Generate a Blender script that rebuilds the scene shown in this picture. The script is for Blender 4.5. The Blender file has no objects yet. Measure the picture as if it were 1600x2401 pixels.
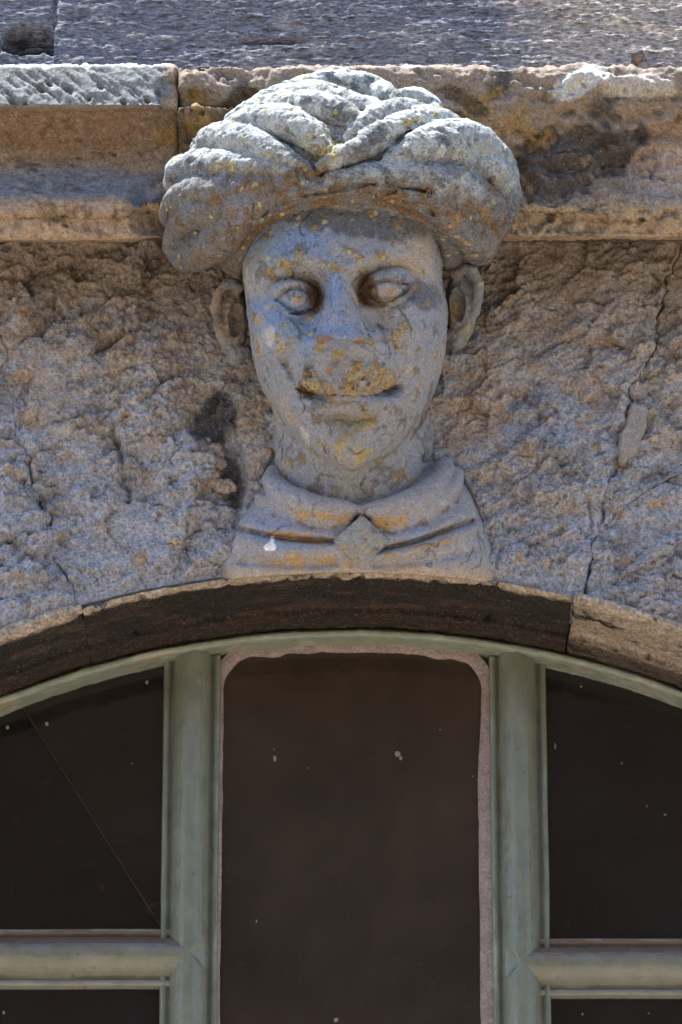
import bpy, math, random
import numpy as np
R_ = math.radians
random.seed(7)
sc = bpy.context.scene
col = sc.collection

# ------------------------------------------------------------------ camera, sky, sun, exposure
EPS, DIST, K, Z0 = R_(24), 7.0, 0.00055, 4.6      # view pitch, distance, metres per photo pixel at the wall, height of frame centre
cam_d = bpy.data.cameras.new('camera')
cam = bpy.data.objects.new('camera', cam_d); col.objects.link(cam)
cam.location = (0, -DIST*math.cos(EPS), Z0-DIST*math.sin(EPS))
cam.rotation_euler = (R_(90)+EPS, 0, 0)
cam_d.sensor_fit = 'VERTICAL'; cam_d.sensor_height = 36; cam_d.lens = 36*DIST/(2401*K)
cam_d.clip_start = 0.1; cam_d.clip_end = 600
sc.camera = cam

SUN = np.array([-0.24, -0.045, 0.96]); SUN /= np.linalg.norm(SUN)
elev = math.asin(SUN[2]); azim = math.atan2(SUN[0], SUN[1])
world = bpy.data.worlds.new('World'); sc.world = world; world.use_nodes = True
wn = world.node_tree; bg = wn.nodes['Background']
sky = wn.nodes.new('ShaderNodeTexSky'); sky.sky_type = 'NISHITA'; sky.sun_disc = False
sky.sun_elevation = elev; sky.sun_rotation = azim; sky.air_density = 1.0; sky.dust_density = 0.6
wn.links.new(sky.outputs[0], bg.inputs[0]); bg.inputs[1].default_value = 0.15
sl = bpy.data.lights.new('sun', 'SUN'); so = bpy.data.objects.new('sun', sl); col.objects.link(so)
sl.energy = 5.0; sl.angle = R_(0.5); sl.color = (1.0, 0.95, 0.87)
so.rotation_euler = (math.acos(SUN[2]), 0, math.atan2(SUN[1], SUN[0])+math.pi/2)
so.location = (-2, -2, 12)
sc.view_settings.view_transform = 'Standard'; sc.view_settings.look = 'None'
sc.view_settings.gamma = 1; sc.view_settings.use_curve_mapping = False
sc.view_settings.exposure = 1.45

# ------------------------------------------------------------------ helpers: pixels <-> metres
ce, se = math.cos(EPS), math.sin(EPS)
CAM = np.array(cam.location)
FW, UP = np.array([0, ce, se]), np.array([0, -se, ce])
def W(u, v, d=0.0):
    """world point on the vertical plane standing d in front of the wall"""
    u, v, d = np.broadcast_arrays(np.asarray(u, float), np.asarray(v, float), np.asarray(d, float))
    a = (u-800)*K/DIST; b = (1200.5-v)*K/DIST
    rx, ry, rz = a, ce-b*se, se+b*ce
    t = (-d-CAM[1])/ry
    return np.stack([CAM[0]+t*rx, -d+0*t, CAM[2]+t*rz], -1)
def to_px(P):
    q = P-CAM; t = q@FW
    return 800+q[..., 0]/t*DIST/K, 1200.5-(q@UP)/t*DIST/K
def S2W(p):
    """sculpting frame (pixels, facing the viewer) to world; plain rotation and scale"""
    s = 0.988
    return (np.array([0, 0, Z0])+np.outer((p[:, 0]-800)*K*s, [1, 0, 0])
            + np.outer((1200.5-p[:, 1])*K*s, UP)-np.outer(p[:, 2]*K, FW))

# ------------------------------------------------------------------ helpers: noise
_rs = np.random.RandomState(3)
_G = _rs.normal(size=(256, 3)).astype(np.float32); _G /= np.linalg.norm(_G, axis=1)[:, None]
def perlin(P, seed=0):
    P = P.astype(np.float32); i = np.floor(P).astype(np.int64); f = P-i; w = f*f*f*(f*(f*6-15)+10)
    r = np.zeros(len(P), np.float32)
    for a in (0, 1):
        for b in (0, 1):
            for c in (0, 1):
                h = ((i[:, 0]+a)*73856093) ^ ((i[:, 1]+b)*19349663) ^ ((i[:, 2]+c)*83492791) ^ (seed*2654435)
                h = (h ^ (h >> 13))*1274126177; g = _G[(h >> 9) & 255]
                dt = g[:, 0]*(f[:, 0]-a)+g[:, 1]*(f[:, 1]-b)+g[:, 2]*(f[:, 2]-c)
                r += dt*(w[:, 0] if a else 1-w[:, 0])*(w[:, 1] if b else 1-w[:, 1])*(w[:, 2] if c else 1-w[:, 2])
    return r*1.6
def fbm(P, f, o=4, seed=0, g=0.5, ridged=False):
    s = np.zeros(len(P), np.float32); a = 1.0; t = 0
    for k in range(o):
        n = perlin(P*f+k*17.3, seed+k)
        s += a*((1-2*np.abs(n)) if ridged else n); t += a; a *= g; f *= 2.03
    return s/t
def ss(x, a, b): t = np.clip((x-a)/(b-a), 0, 1); return t*t*(3-2*t)
def cells(P, f, seed=0):
    P = P*f; i = np.floor(P).astype(np.int64); m = np.full(len(P), 9., np.float32); cid = np.zeros(len(P))
    for a in (-1, 0, 1):
        for b in (-1, 0, 1):
            for c in (-1, 0, 1):
                q = i+[a, b, c]
                h = (q[:, 0]*73856093) ^ (q[:, 1]*19349663) ^ (q[:, 2]*83492791) ^ (seed*971)
                h = (h ^ (h >> 13))*1274126177
                o = np.stack([(h >> 8) & 255, (h >> 16) & 255, (h >> 24) & 255], 1)/255.
                d = np.linalg.norm(q+o-P, axis=1); k = d < m; m = np.where(k, d, m); cid = np.where(k, ((h >> 5) & 255)/255., cid)
    return m, cid
def facets(P, f, seed, tilt):
    """height of flat chipped planes, one per cell, tilted at random (1/f wide)"""
    P = (P+0.25/f*np.stack([fbm(P, f*0.8, 3, seed+1), 0*P[:, 0], fbm(P, f*0.8, 3, seed+2)], 1))*f; P[:, 1] = 0.5
    i = np.floor(P).astype(np.int64); m = np.full(len(P), 9., np.float32); out = np.zeros(len(P))
    for a in (-1, 0, 1):
        for c in (-1, 0, 1):
            q = i+[a, 0, c]
            h = (q[:, 0]*73856093) ^ (q[:, 2]*83492791) ^ (seed*971); h = (h ^ (h >> 13))*1274126177
            o = np.stack([((h >> 8) & 255)/255., 0*q[:, 0]+0.5, ((h >> 24) & 255)/255.], 1)
            v = P-q-o; d = np.hypot(v[:, 0], v[:, 2]); k = d < m; m = np.where(k, d, m)
            g = v[:, 0]*(((h >> 3) & 63)/31.5-1)+v[:, 2]*(((h >> 16) & 63)/31.5-1)+(((h >> 12) & 63)/31.5-1)*0.35
            out = np.where(k, g, out)
    return out*tilt/f
def wig(pts, amp, seed=0, it=4):
    r = np.random.RandomState(seed); p = np.array(pts, float)
    for k in range(it):
        m = (p[1:]+p[:-1])/2; t = p[1:]-p[:-1]; n = np.stack([-t[:, 1], t[:, 0]], 1)/(np.linalg.norm(t, axis=1)[:, None]+1e-6)
        L = np.linalg.norm(t, axis=1)
        m = m+n*(r.normal(size=len(m))*amp*np.minimum(1, L/(8*amp+1e-6)))[:, None]
        q = np.empty((len(p)+len(m), 2)); q[::2] = p; q[1::2] = m; p = q; amp *= 0.6
    return p
def pdist(U, V, pts):
    d = np.full(U.shape, 1e9)
    pts = np.asarray(pts, float)
    for (x0, y0), (x1, y1) in zip(pts[:-1], pts[1:]):
        dx, dy = x1-x0, y1-y0; t = np.clip(((U-x0)*dx+(V-y0)*dy)/(dx*dx+dy*dy+1e-9), 0, 1)
        d = np.minimum(d, (U-x0-t*dx)**2+(V-y0-t*dy)**2)
    return np.sqrt(d)
def inpoly(U, V, pts):
    r = np.zeros(U.shape, bool); n = len(pts)
    for i in range(n):
        x0, y0 = pts[i]; x1, y1 = pts[(i+1) % n]
        if y0 != y1: r ^= ((y0 > V) != (y1 > V)) & (U < (x1-x0)*(V-y0)/(y1-y0)+x0)
    return r
def gs(U, V, u, v, ru, rv, ang=0, p=2):
    c, s = math.cos(R_(ang)), math.sin(R_(ang)); a = ((U-u)*c+(V-v)*s)/ru; b = (-(U-u)*s+(V-v)*c)/rv
    return np.exp(-(a*a+b*b)**(p/2))
def spl(x, xs, ys):
    """smooth interpolation through a table (Catmull-Rom, resampled)"""
    xs, ys = np.array(xs, float), np.array(ys, float)
    m = np.gradient(ys, xs); x = np.clip(x, xs[0], xs[-1]); i = np.clip(np.searchsorted(xs, x)-1, 0, len(xs)-2)
    h = xs[i+1]-xs[i]; t = (x-xs[i])/h
    return (2*t**3-3*t**2+1)*ys[i]+(t**3-2*t**2+t)*h*m[i]+(-2*t**3+3*t**2)*ys[i+1]+(t**3-t**2)*h*m[i+1]
def cr(pts, n):
    p = np.array(pts, float); s = np.arange(len(p)); t = np.linspace(0, len(p)-1, n)
    return np.stack([spl(t, s, p[:, k]) for k in range(p.shape[1])], 1) if len(p) > 2 else np.stack([np.interp(t, s, p[:, k]) for k in range(p.shape[1])], 1)

def crackle(X, f, seed):
    w = X+0.012*np.stack([fbm(X, 30, 3, seed+1), fbm(X, 30, 3, seed+2), fbm(X, 30, 3, seed+3)], 1)
    return np.exp(-(perlin(w*f, seed)/0.035)**2)*ss(fbm(X, f*0.5, 3, seed+5), 0.08, 0.3)

# ------------------------------------------------------------------ helpers: objects
def mesh_obj(name, V, F, mat, parent=None, C=None, smooth=True, label=None, kind=None):
    V = np.asarray(V, np.float64)
    loc = np.array(parent['_w']) if parent is not None and '_w' in parent else np.zeros(3)
    me = bpy.data.meshes.new(name)
    F = np.asarray(F) if not isinstance(F, list) else F
    if isinstance(F, np.ndarray):
        n, k = F.shape
        me.vertices.add(len(V)); me.vertices.foreach_set('co', (V-loc).astype(np.float32).ravel())
        me.loops.add(n*k); me.loops.foreach_set('vertex_index', F.astype(np.int32).ravel())
        me.polygons.add(n); me.polygons.foreach_set('loop_start', (np.arange(n)*k).astype(np.int32))
        me.polygons.foreach_set('loop_total', np.full(n, k, np.int32)); me.update(calc_edges=True); me.validate()
    else:
        me.from_pydata((V-loc).tolist(), [], F)
    if smooth: me.polygons.foreach_set('use_smooth', [True]*len(me.polygons))
    if C is not None:
        a = me.attributes.new('tint', 'FLOAT_COLOR', 'POINT')
        a.data.foreach_set('color', np.concatenate([np.clip(C, 0.004, 0.9), np.ones((len(C), 1))], 1).astype(np.float32).ravel())
    me.materials.append(mat)
    o = bpy.data.objects.new(name, me); col.objects.link(o)
    if parent is not None: o.parent = parent
    if label: o['label'] = label
    if kind: o['kind'] = kind
    return o
def thing(name, label, cat, loc=(0, 0, 0), group=None):
    o = bpy.data.objects.new(name, None); col.objects.link(o); o.location = loc; o['label'] = label; o['category'] = cat; o['kind'] = 'thing'
    o['_w'] = list(map(float, loc)); o.empty_display_size = 0.1
    if group: o['group'] = group
    return o
def quads(ns, nt):
    i = np.arange(ns-1)[:, None]*nt+np.arange(nt-1)[None]
    return np.stack([i, i+nt, i+nt+1, i+1], -1).reshape(-1, 4)
def vnormals(V, F):
    n = np.cross(V[F[:, 2]]-V[F[:, 0]], V[F[:, 3]]-V[F[:, 1]]); N = np.zeros_like(V)
    for k in range(4): np.add.at(N, F[:, k], n)
    return N/(np.linalg.norm(N, axis=1)[:, None]+1e-12)
def box_mesh(x0, x1, y0, y1, z0, z1):
    V = [(x, y, z) for x in (x0, x1) for y in (y0, y1) for z in (z0, z1)]
    F = [[0, 1, 3, 2], [4, 6, 7, 5], [0, 4, 5, 1], [2, 3, 7, 6], [0, 2, 6, 4], [1, 5, 7, 3]]
    return V, F
def mixc(C, c, m): return C*(1-m[:, None])+np.array(c)[None]*m[:, None]

# ------------------------------------------------------------------ materials
def mat_new(name):
    m = bpy.data.materials.new(name); m.use_nodes = True; nt = m.node_tree
    return m, nt, nt.nodes['Principled BSDF']
def nd(nt, t, **kw):
    n = nt.nodes.new(t)
    for k, v in kw.items():
        if k.startswith('i_'): n.inputs[k[2:].replace('_', ' ')].default_value = v
        else: setattr(n, k, v)
    return n
def stone_mat(name, grain=(1, 1, 1), fine=0.55, bump=0.6, rough=0.9, base=None, sc1=260, sc2=80, speck=0.5):
    m, nt, bs = mat_new(name); L = nt.links.new
    tc = nd(nt, 'ShaderNodeTexCoord'); mp = nd(nt, 'ShaderNodeMapping'); mp.inputs['Scale'].default_value = grain
    L(tc.outputs['Object'], mp.inputs[0])
    n1 = nd(nt, 'ShaderNodeTexNoise', i_Scale=sc1, i_Detail=3, i_Roughness=0.65); L(mp.outputs[0], n1.inputs[0])
    n2 = nd(nt, 'ShaderNodeTexNoise', i_Scale=sc2, i_Detail=4, i_Roughness=0.6); L(mp.outputs[0], n2.inputs[0])
    n3 = nd(nt, 'ShaderNodeTexVoronoi', i_Scale=sc1*0.9); L(mp.outputs[0], n3.inputs[0])
    if base is None:
        at = nd(nt, 'ShaderNodeAttribute', attribute_name='tint'); c0 = at.outputs['Color']
    else:
        rgb = nd(nt, 'ShaderNodeRGB'); rgb.outputs[0].default_value = (*base, 1); c0 = rgb.outputs[0]
    r1 = nd(nt, 'ShaderNodeMapRange', i_From_Min=0.3, i_From_Max=0.7, i_To_Min=1-fine, i_To_Max=1+fine*0.9); L(n1.outputs[0], r1.inputs[0])
    r2 = nd(nt, 'ShaderNodeMapRange', i_From_Min=0.3, i_From_Max=0.7, i_To_Min=1-fine*0.5, i_To_Max=1+fine*0.45); L(n2.outputs[0], r2.inputs[0])
    mu = nd(nt, 'ShaderNodeMath', operation='MULTIPLY'); L(r1.outputs[0], mu.inputs[0]); L(r2.outputs[0], mu.inputs[1])
    mx = nd(nt, 'ShaderNodeVectorMath', operation='SCALE'); L(c0, mx.inputs[0]); L(mu.outputs[0], mx.inputs['Scale'])
    # pale and dark mineral grains
    sp = nd(nt, 'ShaderNodeTexNoise', i_Scale=sc1*1.7, i_Detail=1); L(mp.outputs[0], sp.inputs[0])
    s1 = nd(nt, 'ShaderNodeMapRange', i_From_Min=0.66, i_From_Max=0.74, i_To_Min=0, i_To_Max=speck); L(sp.outputs[0], s1.inputs[0])
    m1 = nd(nt, 'ShaderNodeMix', data_type='RGBA'); L(s1.outputs[0], m1.inputs[0]); L(mx.outputs[0], m1.inputs[6]); m1.inputs[7].default_value = (.5, .48, .44, 1)
    s2 = nd(nt, 'ShaderNodeMapRange', i_From_Min=0.34, i_From_Max=0.27, i_To_Min=0, i_To_Max=speck*1.4); L(sp.outputs[0], s2.inputs[0])
    m2 = nd(nt, 'ShaderNodeMix', data_type='RGBA'); L(s2.outputs[0], m2.inputs[0]); L(m1.outputs[2], m2.inputs[6]); m2.inputs[7].default_value = (.03, .026, .024, 1)
    L(m2.outputs[2], bs.inputs['Base Color'])
    bs.inputs['Roughness'].default_value = rough; bs.inputs['Specular IOR Level'].default_value = 0.25
    ad = nd(nt, 'ShaderNodeMath', operation='ADD'); L(n1.outputs[0], ad.inputs[0])
    m3 = nd(nt, 'ShaderNodeMath', operation='MULTIPLY'); L(n2.outputs[0], m3.inputs[0]); m3.inputs[1].default_value = 1.6; L(m3.outputs[0], ad.inputs[1])
    bp = nd(nt, 'ShaderNodeBump', i_Strength=bump, i_Distance=0.004); L(ad.outputs[0], bp.inputs['Height']); L(bp.outputs[0], bs.inputs['Normal'])
    return m
M_wall = stone_mat('rough_grey_stone', bump=0.6, fine=0.45, sc1=250, sc2=90, speck=0.6)
M_carve = stone_mat('carved_stone', bump=0.32, fine=0.26, sc1=330, sc2=120, speck=0.5)
M_turb = stone_mat('lichened_turban_stone', bump=0.5, fine=0.42, sc1=300, sc2=110, speck=0.6)
M_corn = stone_mat('cornice_stone_surface', bump=0.45, fine=0.38)
M_arch = stone_mat('arch_stone_surface', bump=0.6, fine=0.5, speck=0.25)
M_lint = stone_mat('grained_lintel_surface', grain=(0.4, 1, 1.6), bump=1.0, fine=0.75, sc1=260, sc2=120, speck=0.55)

def paint_mat():
    m, nt, bs = mat_new('green_grey_gloss_paint'); L = nt.links.new
    tc = nd(nt, 'ShaderNodeTexCoord')
    n1 = nd(nt, 'ShaderNodeTexNoise', i_Scale=45, i_Detail=5, i_Roughness=0.6); L(tc.outputs['Object'], n1.inputs[0])
    mpp = nd(nt, 'ShaderNodeMapping'); mpp.inputs['Scale'].default_value = (1, 1, 0.35); L(tc.outputs['Object'], mpp.inputs[0])
    n2 = nd(nt, 'ShaderNodeTexNoise', i_Scale=130, i_Detail=3); L(mpp.outputs[0], n2.inputs[0])
    at = nd(nt, 'ShaderNodeAttribute', attribute_name='tint')
    r1 = nd(nt, 'ShaderNodeMapRange', i_From_Min=0.3, i_From_Max=0.7, i_To_Min=0.85, i_To_Max=1.12); L(n1.outputs[0], r1.inputs[0])
    mx = nd(nt, 'ShaderNodeVectorMath', operation='SCALE'); L(at.outputs['Color'], mx.inputs[0]); L(r1.outputs[0], mx.inputs['Scale'])
    L(mx.outputs[0], bs.inputs['Base Color'])
    r2 = nd(nt, 'ShaderNodeMapRange', i_From_Min=0.3, i_From_Max=0.7, i_To_Min=0.28, i_To_Max=0.5); L(n1.outputs[0], r2.inputs[0]); L(r2.outputs[0], bs.inputs['Roughness'])
    bs.inputs['Coat Weight'].default_value = 0.3; bs.inputs['Coat Roughness'].default_value = 0.4
    bp = nd(nt, 'ShaderNodeBump', i_Strength=0.5, i_Distance=0.003); L(n2.outputs[0], bp.inputs['Height']); L(bp.outputs[0], bs.inputs['Normal'])
    return m
M_paint = paint_mat()
def glass_mat(name, film, amt):  # diffuse film whose colour stands in for the brown street reflection
    m, nt, bs = mat_new(name); L = nt.links.new
    tc = nd(nt, 'ShaderNodeTexCoord')
    n1 = nd(nt, 'ShaderNodeTexNoise', i_Scale=2.2, i_Detail=7, i_Roughness=0.7); L(tc.outputs['Object'], n1.inputs[0])
    n2 = nd(nt, 'ShaderNodeTexNoise', i_Scale=420, i_Detail=2); L(tc.outputs['Object'], n2.inputs[0])
    cr_ = nd(nt, 'ShaderNodeMix', data_type='RGBA'); L(n2.outputs[0], cr_.inputs[0])
    cr_.inputs[6].default_value = (*[c*0.7 for c in film], 1); cr_.inputs[7].default_value = (*[c*1.4 for c in film], 1)
    df = nd(nt, 'ShaderNodeBsdfDiffuse'); L(cr_.outputs[2], df.inputs[0])
    tr = nd(nt, 'ShaderNodeBsdfTransparent'); tr.inputs[0].default_value = (.62, .6, .56, 1)
    r = nd(nt, 'ShaderNodeMapRange', i_From_Min=0.3, i_From_Max=0.7, i_To_Min=amt*0.2, i_To_Max=1.0); L(n1.outputs[0], r.inputs[0])
    m1 = nd(nt, 'ShaderNodeMixShader'); L(r.outputs[0], m1.inputs[0]); L(tr.outputs[0], m1.inputs[1]); L(df.outputs[0], m1.inputs[2])
    gl = nd(nt, 'ShaderNodeBsdfGlossy', i_Roughness=0.06)
    lw = nd(nt, 'ShaderNodeFresnel', i_IOR=1.5)
    m2 = nd(nt, 'ShaderNodeMixShader'); L(lw.outputs[0], m2.inputs[0]); L(m1.outputs[0], m2.inputs[1]); L(gl.outputs[0], m2.inputs[2])
    L(m2.outputs[0], nt.nodes['Material Output'].inputs[0]); nt.nodes.remove(bs)
    return m
M_glass = glass_mat('brown_reflection_glass', (0.054, 0.040, 0.029), 0.7)
M_glass2 = glass_mat('dark_toned_glass', (0.019, 0.017, 0.018), 0.7)
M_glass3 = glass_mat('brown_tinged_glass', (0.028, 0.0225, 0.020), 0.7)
M_putty = stone_mat('pinkish_putty', base=(0.27, 0.22, 0.205), sc2=40, fine=0.35, bump=0.5, rough=0.7, speck=0.05)
M_speck = stone_mat('pale_paint_drip', base=(0.22, 0.205, 0.18), fine=0.1, bump=0.1, speck=0.0)
M_iron = stone_mat('rusty_iron', base=(0.07, 0.06, 0.06), fine=0.4, bump=0.4, rough=0.6, speck=0.1)
M_rust = stone_mat('brown_rust', base=(0.16, 0.09, 0.05), fine=0.4, bump=0.4, rough=0.7, speck=0.1)
M_ground = stone_mat('pale_street_paving', base=(0.29, 0.235, 0.18), sc1=12, sc2=3, bump=0.2, fine=0.25)
M_plaster = stone_mat('brown_render', base=(0.22, 0.15, 0.10), sc1=10, sc2=2, bump=0.2, fine=0.25)
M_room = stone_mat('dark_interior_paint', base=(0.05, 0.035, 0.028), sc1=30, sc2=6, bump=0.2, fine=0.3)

# palettes (linear albedo)
BLUE, GREY, TAN, BROWN = (0.33, 0.35, 0.40), (0.35, 0.335, 0.32), (0.385, 0.305, 0.23), (0.16, 0.11, 0.075)
OCHRE, LICH, SOOT, PALE = (0.38, 0.23, 0.08), (0.45, 0.37, 0.12), (0.035, 0.034, 0.04), (0.52, 0.53, 0.51)

# ------------------------------------------------------------------ arch circle
u0 = 822.0
DF, DG = -0.120, -0.158                        # front of the window bars, face of the glass
_top = W(u0, 1476, DF)                     # crown of the window head, at the frame's face
RF = 1.12                                     # radius of the frame's outer edge
XC, ZC = float(_top[0]), float(_top[2])-RF
R0 = float(W(u0, 1347, 0.008)[2])-ZC          # radius of the arch's outer arris
def arc_px(x, r, d):
    P = np.stack([x, -d+0*x, ZC+np.sqrt(r*r-(x-XC)**2)], -1); return np.stack(to_px(P), -1)

# ------------------------------------------------------------------ setting
mesh_obj('ground', [(-60, -60, 0), (60, -60, 0), (60, 8, 0), (-60, 8, 0)], [[0, 1, 2, 3]], M_ground, smooth=False)['kind'] = 'structure'

# ------------------------------------------------------------------ stone wall: keystone, voussoirs
wall = thing('stone_wall', 'rough blue grey and brown stone wall of wedge blocks around the carved head', 'wall', (0, 0, Z0-0.3))
left_joint = wig([(-30, 557), (-10, 700), (10, 880), (38, 1020), (70, 1095), (98, 1190), (120, 1240), (150, 1335), (182, 1420)], 9, 1, 5)
right_joint = wig([(1592, 557), (1575, 640), (1540, 740), (1500, 880), (1478, 950), (1462, 1010), (1450, 1090), (1420, 1180), (1385, 1290), (1350, 1420)], 9, 2, 5)
fork = wig([(1400, 1235), (1440, 1195), (1500, 1160), (1600, 1105), (1760, 1040), (2260, 860)], 6, 3, 3)
def resample(p, n):
    p = np.asarray(p, float); s = np.r_[0, np.cumsum(np.linalg.norm(np.diff(p, axis=0), axis=1))]
    t = np.linspace(0, s[-1], n); return np.stack([np.interp(t, s, p[:, 0]), np.interp(t, s, p[:, 1])], 1)
def coons(L, Rr, T, B, ns, nt):
    L, Rr, T, B = resample(L, nt), resample(Rr, nt), resample(T, ns), resample(B, ns)
    s = np.linspace(0, 1, ns)[:, None, None]; t = np.linspace(0, 1, nt)[None, :, None]
    P = (1-t)*T[:, None]+t*B[:, None]+(1-s)*L[None]+s*Rr[None]
    P = P-((1-s)*(1-t)*T[0]+s*(1-t)*T[-1]+(1-s)*t*B[0]+s*t*B[-1])
    return P
CRACKS = [(wig([(268, 990), (278, 1035), (288, 1090), (284, 1130), (300, 1170)], 6, 11), 6, 0.012),
          (wig([(130, 680), (132, 720), (150, 745), (128, 700)], 5, 12), 4, 0.006),
          (wig([(240, 755), (250, 725), (262, 718)], 4, 13), 3, 0.005),
          (wig([(1130, 1345), (1125, 1310), (1160, 1285)], 4, 14), 4, 0.006),
          (wig([(1165, 1335), (1168, 1300), (1178, 1290)], 4, 15), 4, 0.006),
          (wig([(1240, 830), (1262, 835), (1320, 800), (1375, 785)], 5, 16), 4, 0.006),
          (wig([(1380, 1170), (1390, 1220), (1372, 1260)], 4, 17), 4, 0.006),
          (wig([(20, 1265), (60, 1250), (110, 1240)], 5, 18), 4, 0.006),
          (wig([(1075, 1100), (1085, 1130), (1110, 1170), (1122, 1225)], 3, 19), 5, 0.010)]
def wall_paint(X, U, V, d):
    n1 = fbm(X, 9, 4, 40); n2 = fbm(X, 45, 4, 41); n3 = fbm(X*[1, 1, 1.6], 26, 4, 42); n4 = fbm(X, 130, 3, 45)
    C = np.tile(np.array(GREY), (len(X), 1))
    C = mixc(C, BLUE, ss(n1+n2*0.5+(V-960)/600, -0.25, 0.35))  # bluer downwards, where more skylight reaches: put into the colour
    C = mixc(C, TAN, ss(n3+n2*0.5-(V-1000)/1500, 0.10, 0.3)*0.65)
    C = mixc(C, (0.38, 0.27, 0.18), ss(n4+n3*0.6, 0.2, 0.42)*0.5)
    C = mixc(C, (0.10, 0.095, 0.10), ss(n4*0.8-n2*0.6, 0.22, 0.45)*0.5)
    C = mixc(C, (0.42, 0.42, 0.43), ss(fbm(X, 90, 3, 46), 0.28, 0.45)*0.45)
    top = ss(860-V+n1*260+n3*120, -60, 220)                           # browner upwards: skylight cut off by the cornice, put into the colour
    C = mixc(C, (0.215, 0.17, 0.13), top*0.75)
    C = mixc(C, (0.15, 0.155, 0.17), ss(fbm(X, 17, 4, 47)+n2*0.3, 0.15, 0.35)*0.5)
    C = mixc(C, (0.045, 0.038, 0.034), np.maximum(crackle(X, 11, 350), crackle(X, 19, 360)*0.8)*0.7*ss(fbm(X, 6, 2, 355), 0.0, 0.3))
    C = mixc(C, BROWN, ss(n2+n1*0.5, 0.12, 0.4)*ss(800-V+n3*150, -40, 200)*0.8)
    C = mixc(C, SOOT, ss(gs(U, V, 500, 985, 60, 85, 25, 3)+n2*0.5, 0.35, 0.75)*0.85)
    C = mixc(C, SOOT, ss(gs(U, V, 545, 1110, 28, 90, -8, 3)+n2*0.5, 0.4, 0.8)*0.75)
    C = mixc(C, (.40, .34, .27), ss(gs(U, V, 590, 1040, 40, 130, 0, 3)+n2*0.4, 0.5, 0.8)*0.6)
    C = mixc(C, (.37, .29, .22), ss(gs(U, V, 1120, 950, 90, 170, 15, 3)+n3*0.5, 0.4, 0.9)*0.7)
    C = mixc(C, OCHRE, ss(gs(U, V, 330, 1315, 30, 30)+gs(U, V, 60, 745, 45, 20)*0.9+n2*0.4, 0.55, 0.9)*0.6)
    return C
def stone_block(name, L, Rr, T, B, ns, nt, seed, off=0.0, amp=1.0, jl=True, jr=True, jt=False, jb=False, label=None):
    P = coons(L, Rr, T, B, ns, nt).reshape(-1, 2); U, V = P[:, 0], P[:, 1]
    X = W(U, V, 0); s = np.repeat(np.linspace(0, 1, ns), nt); t = np.tile(np.linspace(0, 1, nt), ns)
    wd = np.ptp(X[:, 0])*0.9; ht = np.ptp(X[:, 2])*0.9
    rot = np.stack([X[:, 0]*0.8+X[:, 2]*0.55, X[:, 1]+seed*3.1, X[:, 2]*0.85-X[:, 0]*0.5], 1)
    a = fbm(rot, 7, 3, 50); b = fbm(rot*[1.0, 1, 1.7], 24, 4, 51, 0.55); c = fbm(rot, 60, 3, 52, ridged=True); e = fbm(rot, 150, 3, 53)
    q = (a*0.7+b)*5; ter = (np.floor(q)+ss(q-np.floor(q), 0.25, 0.75))/5
    rm = ss(fbm(X, 9, 3, 56), -0.3, 0.35); amp = amp*(0.35+0.85*rm)
    d = off+0.009*a+amp*(0.012*ter+0.003*b+facets(rot*[1, 1, 1.35], 17, 71, 0.26)+facets(rot*[1, 1, 1.5], 42, 75, 0.25)+facets(rot*[1.2, 1, 1.5], 95, 78, 0.22)+0.0018*c+0.0026*e)
    cm, ci = cells(rot*[1, 1, 1.4], 55, 5); d += amp*0.0032*(0.6-cm)*(ci > 0.6)
    cm, ci = cells(rot*[1, 1, 1.4], 120, 6); d += amp*0.0014*(0.55-cm)*(ci > 0.5)
    d -= 0.003*np.maximum(crackle(X, 11, 350), crackle(X, 19, 360)*0.7)*ss(fbm(X, 6, 2, 355), 0.0, 0.3)
    for pts, w, dep in CRACKS:
        m = pdist(U, V, pts); d -= dep*np.exp(-(m/w)**2)
    # the small rubble beside the collar and the hollow it sits in
    d -= 0.016*ss(gs(U, V, 545, 1100, 34, 110, -6, 3), 0.2, 0.8)
    d += 0.008*ss(gs(U, V, 440, 1110, 80, 110, 20, 3), 0.2, 0.8)
    d -= 0.012*ss(gs(U, V, 492, 970, 55, 70, 25, 3), 0.2, 0.8)
    ed = np.full(len(d), 9.)
    ns_ = fbm(X, 40, 3, 60)*0.006
    if jl: ed = np.minimum(ed, s*wd)
    if jr: ed = np.minimum(ed, (1-s)*wd)
    if jt: ed = np.minimum(ed, t*ht)
    if jb: ed = np.minimum(ed, (1-t)*ht)
    jw = np.clip(0.35+1.3*fbm(X, 14, 3, 61)+ss(V, 620, 1150)*0.45, 0.06, 1)
    jw = np.where(U < 500, jw*ss(V, 1020, 1130)*1.0*ss(fbm(X, 22, 3, 62), -0.25, 0.15), jw*ss(fbm(X, 18, 3, 63), -0.5, 0.0))                  # the left joint is packed with mortar higher up
    d -= 0.016*jw*np.exp(-np.maximum(ed+ns_*1.6, 0)/(0.002+0.006*jw*ss(fbm(X, 30, 3, 64), -0.3, 0.4)))
    d = np.where((ed < 0.005) & (jw < 0.3), d-0.4*(d-off), d)
    d = np.where((1-t)*ht < 0.018, d*np.clip((1-t)*ht/0.018, 0.15, 1)-0.002, d)     # dies into the arch lip
    C = wall_paint(X, U, V, d)
    Y = X.copy(); Y[:, 1] = -d
    F = quads(ns, nt)
    # sides: push the border back to give the stone its thickness
    G = Y.reshape(ns, nt, 3); Cg = C.reshape(ns, nt, 3)
    G = np.concatenate([G[:1], G, G[-1:]], 0); Cg = np.concatenate([Cg[:1], Cg, Cg[-1:]], 0)
    G = np.concatenate([G[:, :1], G, G[:, -1:]], 1); Cg = np.concatenate([Cg[:, :1], Cg, Cg[:, -1:]], 1)
    for sl_ in (np.s_[0], np.s_[-1], np.s_[:, 0], np.s_[:, -1]): G[sl_][..., 1] = 0.08
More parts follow.
